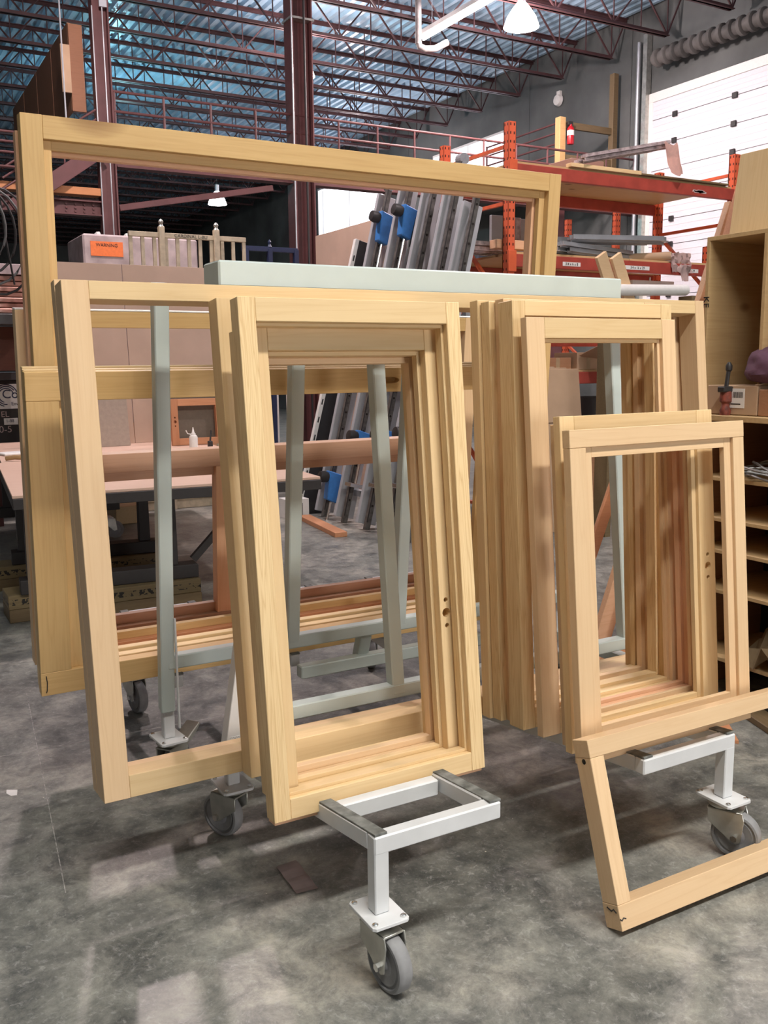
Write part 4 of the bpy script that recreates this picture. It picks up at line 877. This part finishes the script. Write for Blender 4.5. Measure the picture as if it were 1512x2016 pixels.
# second cart caster glimpsed below the table
sc = thing('small_trolley', 'white trolley leg and caster glimpsed under the long table', 'trolley', (1.95, 8.5, 0))
MB().box((-.16, -.03, .20), (-.08, .05, .66)).build('leg', 'cartwhite', sc, .003); MB().box((-.9, -.03, .60), (-.08, .6, .66)).build('shelf', 'cartwhite', sc, .003)
MB().box((-.18, -.05, .185), (-.0, .07, .2)).build('plate', 'cartwhite', sc); MB().lathe([(.05, -.02), (.06, -.022), (.078, -.018), (.08, 0), (.078, .018), (.06, .022), (.05, .02)], 'y', 28, Matrix.Translation((.02, 0, .08))).build('wheel', 'rubber', sc, smooth=True)
f = MB()
for s in (-1, 1): f.prism([(-.12, .185), (.02, .185), (.035, .08), (.005, .07), (-.06, .13)], s*.028, s*.033, 'xz')
f.build('fork', 'zinc', sc); MB().lathe([(.01, -.026), (.05, -.02), (.05, .02), (.01, .026)], 'y', 20, Matrix.Translation((.02, 0, .08))).build('hub', 'hub', sc, smooth=True)
lg = board(None, 'timber_bearer', (2.15, 9.2, 0), (2.45, 10.4, .18), 'fir', .005); tag(lg, 'pale timber bearer on the floor beyond the trolley caster', 'timber')

# ================================================================== shelving at the right edge
su = thing('shelving_unit', 'dark timber shelving unit with plywood shelves at the right edge', 'shelving', (3.36, 2.3, 0))
SY0, SY1 = -1.0, .72       # runs along Y from the camera side to the far end
MB().box((-.06, SY0, 1.285), (.52, SY1, 1.310)).build('worktop', 'ply', su, .002)
for z in (1.03, .845, .70, .515, .20): MB().box((0, SY0+.02, z-.018), (.5, SY1-.02, z)).build('shelf_board', 'ply', su, .002)
for y in (SY0, -.3, SY1-.02): MB().box((.02, y, 0), (.5, y+.02, 1.284)).build('side_panel', 'brownwood', su, .002)
MB().box((.5, SY0, 0), (.515, SY1, 1.284)).build('back_panel', plain('black_board', (.02, .018, .018), .8), su)
cbx = thing('plywood_cabinet', 'open knotty plywood cabinet standing on the shelving at the right', 'cabinet', (3.40, 2.3, 1.311))
CH = .785; CY1 = .735
MB().box((0, CY1-.018, 0), (.44, CY1, CH-.018)).build('side_panel', 'ply', cbx, .001); MB().box((0, SY0, CH-.018), (.45, CY1, CH)).build('top_panel', 'ply', cbx, .001); MB().box((.432, SY0, 0), (.45, CY1-.02, CH-.02)).build('back_panel', 'ply', cbx, .001)
MB().box((0, SY0, 0), (.432, CY1-.02, .018)).build('bottom_panel', 'ply', cbx, .001)
for y in (.41, -.3, SY0): MB().box((0, y, .018), (.43, y+.018, CH-.018)).build('divider', 'ply', cbx, .001)
text_mesh('lettering', 'KE', .045, 'black', cbx, (-.001, CY1-.009, .50), (math.pi/2, math.pi/2, -math.pi/2))
t = board(None, 'spare_board', (-.025, -.12, 0), (.025, .12, .37), 'fir', .002)
t.matrix_world = Matrix.Translation((3.58, 2.93, 1.311+CH+.004)) @ Matrix.Rotation(.14, 4, 'Y') @ Matrix.Translation((0, 0, .19)) @ Matrix.Rotation(-math.pi/2, 4, 'Y')
tag(t, 'wide yellow board standing on top of the plywood cabinet', 'board')
tag(MB().bar((2.98, 3.28, .02), (3.85, 3.28, 2.30), .10, .035, (0, 1, 0)).build('leaning_board', 'firpink', bevel=.002), 'front one of two long pinkish boards leaning left of the plywood cabinet', 'board')
tag(MB().bar((3.04, 3.18, .02), (3.80, 3.18, 2.38), .06, .05, (0, 1, 0)).build('leaning_board', 'redfir', bevel=.002), 'reddish board leaning behind the long pinkish board by the cabinet', 'board')
for k in range(4):
    o = MB().bar((3.2+.12*k, 3.75+.12*k, .02), (3.72+.12*k, 3.75+.12*k, 1.25), .07, .02, (0, 1, 0)).build('leaning_strip', ('redfir', 'firpink', 'brownwood', 'firpink')[k], bevel=.002); tag(o, ('nearest', 'second', 'third', 'farthest')[k]+' dark reddish strip leaning behind the right shelf post', 'board', 'strips leaning behind the right stack')
bx = carton('open brown carton with a white shipping label beside the red screw clamp', (3.36, 2.69, 1.312), (3.60, 2.96, 1.44), 'card', 'cartons', False)
# shipping label faces the room (-X)
lb = MB().box((-.1225, -.07, .03), (-.1205, .02, .115)).build('label', 'white', bx); mb = MB()
for i in range(9): mb.box((-.1235, -.06+.006*i, .075), (-.1222, -.057+.006*i, .1))
mb.build('barcode', 'black', lb); MB().box((-.1235, -.05, .045), (-.1222, .0, .05)).build('print_line', 'black', lb)
MB().bar((-.12, -.13, .132), (-.0, -.13, .15), .02, .004).build('flap', 'card', bx)
vs = thing('screw_clamp', 'rusty red screw clamp with a black handle standing on the worktop edge', 'clamp', (3.34, 2.84, 1.311))
MB().lathe([(.005, 0), (.022, 0), (.025, .02), (.018, .035), (.016, .05), (.026, .06), (.024, .10), (.014, .11), (.005, .11)], 'z', 14).build('body', plain('rusty_red', (.22, .05, .03), .6, var=.4, scale=40), vs, smooth=True); MB().box((-.035, -.02, .10), (.03, .02, .125)).build('jaw', 'black', vs, .004)
MB().cyl((0, 0, .12), (.01, 0, .19), .009, n=8).build('screw', 'black', vs); MB().lathe([(.005, 0), (.014, .01), (.015, .03), (.006, .045), (.001, .046)], 'z', 12, Matrix.Translation((.012, 0, .185))).build('handle', 'black', vs, smooth=True)
pb_ = MB(); bmesh.ops.create_icosphere(pb_.bm, subdivisions=4, radius=1)
from mathutils import noise as mnoise
for v in pb_.bm.verts:
    d = v.co.copy(); n_ = mnoise.noise(d*2.3)*.16+mnoise.noise(d*6)*.05
    v.co = Vector((d.x*.11, d.y*.15, d.z*.10 if d.z > -.6 else -.06))*(1+n_)
pbo = tag(pb_.build('cloth_bag', plain('purple_cloth', (.115, .05, .085), .8, bump=.3), smooth=True), 'dark purple cloth bag lying on the cartons at the right edge', 'bag'); pbo.location = (3.45, 2.655, 1.515)
carton('dark brown carton under the purple cloth bag', (3.36, 2.48, 1.312), (3.60, 2.685, 1.425), 'brownwood', 'cartons', False)
wr_ = MB()
for k in range(5): wr_.tube([(3.42+.10*math.cos(a+k)*(1+.1*k), 2.62+.14*math.sin(a)*(1+.08*k), 1.05+.012*k+.01*math.sin(3*a)) for a in [i*.35 for i in range(19)]], .005, 6)
tag(wr_.build('wire_coil', plain('grey_wire', (.3, .3, .3), .4, .6), smooth=True), 'coil of grey wire on the upper shelf at the right edge', 'wire')
kp = MB(); rr = random.Random(11); gp = {}
for i in range(15):
    for j in range(9): gp[i, j] = kp.bm.verts.new((3.32+.34*j/8, 2.25+.5*i/14, .215+.10*rr.random()+.05*math.sin(i)*math.cos(j)))
for i in range(14):
    for j in range(8): kp.bm.faces.new((gp[i, j], gp[i+1, j], gp[i+1, j+1], gp[i, j+1]))
bmesh.ops.solidify(kp.bm, geom=kp.bm.faces[:], thickness=.002)
tag(kp.build('kraft_paper', plain('kraft', (.36, .26, .15), .85)), 'crumpled kraft paper on the lowest shelf at the right edge', 'paper')
tl = thing('tool_case', 'yellow and black tool case on the floor by the shelving', 'case', (3.36, 2.45, 0)); MB().box((0, 0, .0), (.2, .14, .07)).build('lower_shell', 'black', tl, .008); MB().box((0, 0, .071), (.2, .14, .10)).build('lid', plain('case_yellow', (.65, .40, .03), .5), tl, .008)
pk = board(None, 'floor_plank', (-.4, -.05, 0), (.4, .05, .03), 'lumber', .003); pk.location = (3.22, 2.32, .0151); pk.rotation_euler = (0, 0, math.radians(70)); tag(pk, 'stained plank on the floor right of the short frames', 'plank')
o = MB().prism([(3.02, 2.42), (3.16, 2.60), (3.10, 2.66), (2.96, 2.50)], 0.0005, .014, 'xy').build('wood_wedge', 'redfir'); tag(o, 'thin reddish wood wedge on the floor behind the right shelf', 'offcut')
# ================================================================== litter on the floor
flo = bpy.data.objects['floor']
chalk = plain('chalk_line', (.42, .40, .38), .9, var=.3, scale=40)
MB().bar((-.5, 3.90, .0003), (1.5, 3.80, .0003), .004, .0006).build('chalk_line', chalk, flo); MB().bar((.60, 4.6, .0003), (.42, 2.7, .0003), .003, .0006).build('chalk_line', chalk, flo)
for fr, pts in ((g4, [(.02, -.0006, .030), (.012, -.0006, .034), (.005, -.0006, .028), (.0, -.0006, .033)]), (f5, [(.018, -.0006, .075), (.021, -.0006, .05), (.019, -.0006, .02), (.016, -.0006, .012)])): MB().tube(pts, .0018, 6).build('pen_mark', 'black', fr)
MB().tube([(-.0008, .01, .048), (-.0008, .02, .056), (-.0008, .03, .05), (-.0008, .045, .058)], .002, 6).build('pen_mark', 'black', g4)
MB().lathe([(.0005, -.0008), (.006, -.0006), (.008, 0), (.006, .001)], 'x', 10, Matrix.Translation((-.0002, .03, .455))).build('knot', 'dark', g4)

def sheet(name, pts, label, mat, cat, h=.0012):
    o = MB().prism(pts, .0004, h, 'xy').build(name, mat); return tag(o, label, cat)
mb = MB(); P4 = [Vector((1.017, 2.511, 0)), Vector((1.088, 2.518, 0)), Vector((1.079, 2.333, 0)), Vector((1.011, 2.339, 0))]
g_ = {}
for i in range(9):
    for j in range(4):
        u_, v_ = i/8, j/3; q_ = (P4[0]*(1-v_)+P4[1]*v_)*(1-u_)+(P4[3]*(1-v_)+P4[2]*v_)*u_; g_[i, j] = mb.bm.verts.new((q_.x, q_.y, .002+.004*abs(math.sin(u_*7))))
for i in range(8):
    for j in range(3): mb.bm.faces.new((g_[i, j], g_[i, j+1], g_[i+1, j+1], g_[i+1, j]))
bmesh.ops.solidify(mb.bm, geom=mb.bm.faces[:], thickness=.001)
tag(mb.build('paper_strip', plain('pinkish_paper', (.55, .46, .45), .85)), 'creased pinkish paper strip on the floor below the front frame', 'paper')
sheet('paper_scrap', [(.365, 3.52), (.40, 3.50), (.392, 3.455), (.372, 3.46), (.36, 3.49)], 'tiny white paper scrap on the floor at the far left', 'white', 'paper')
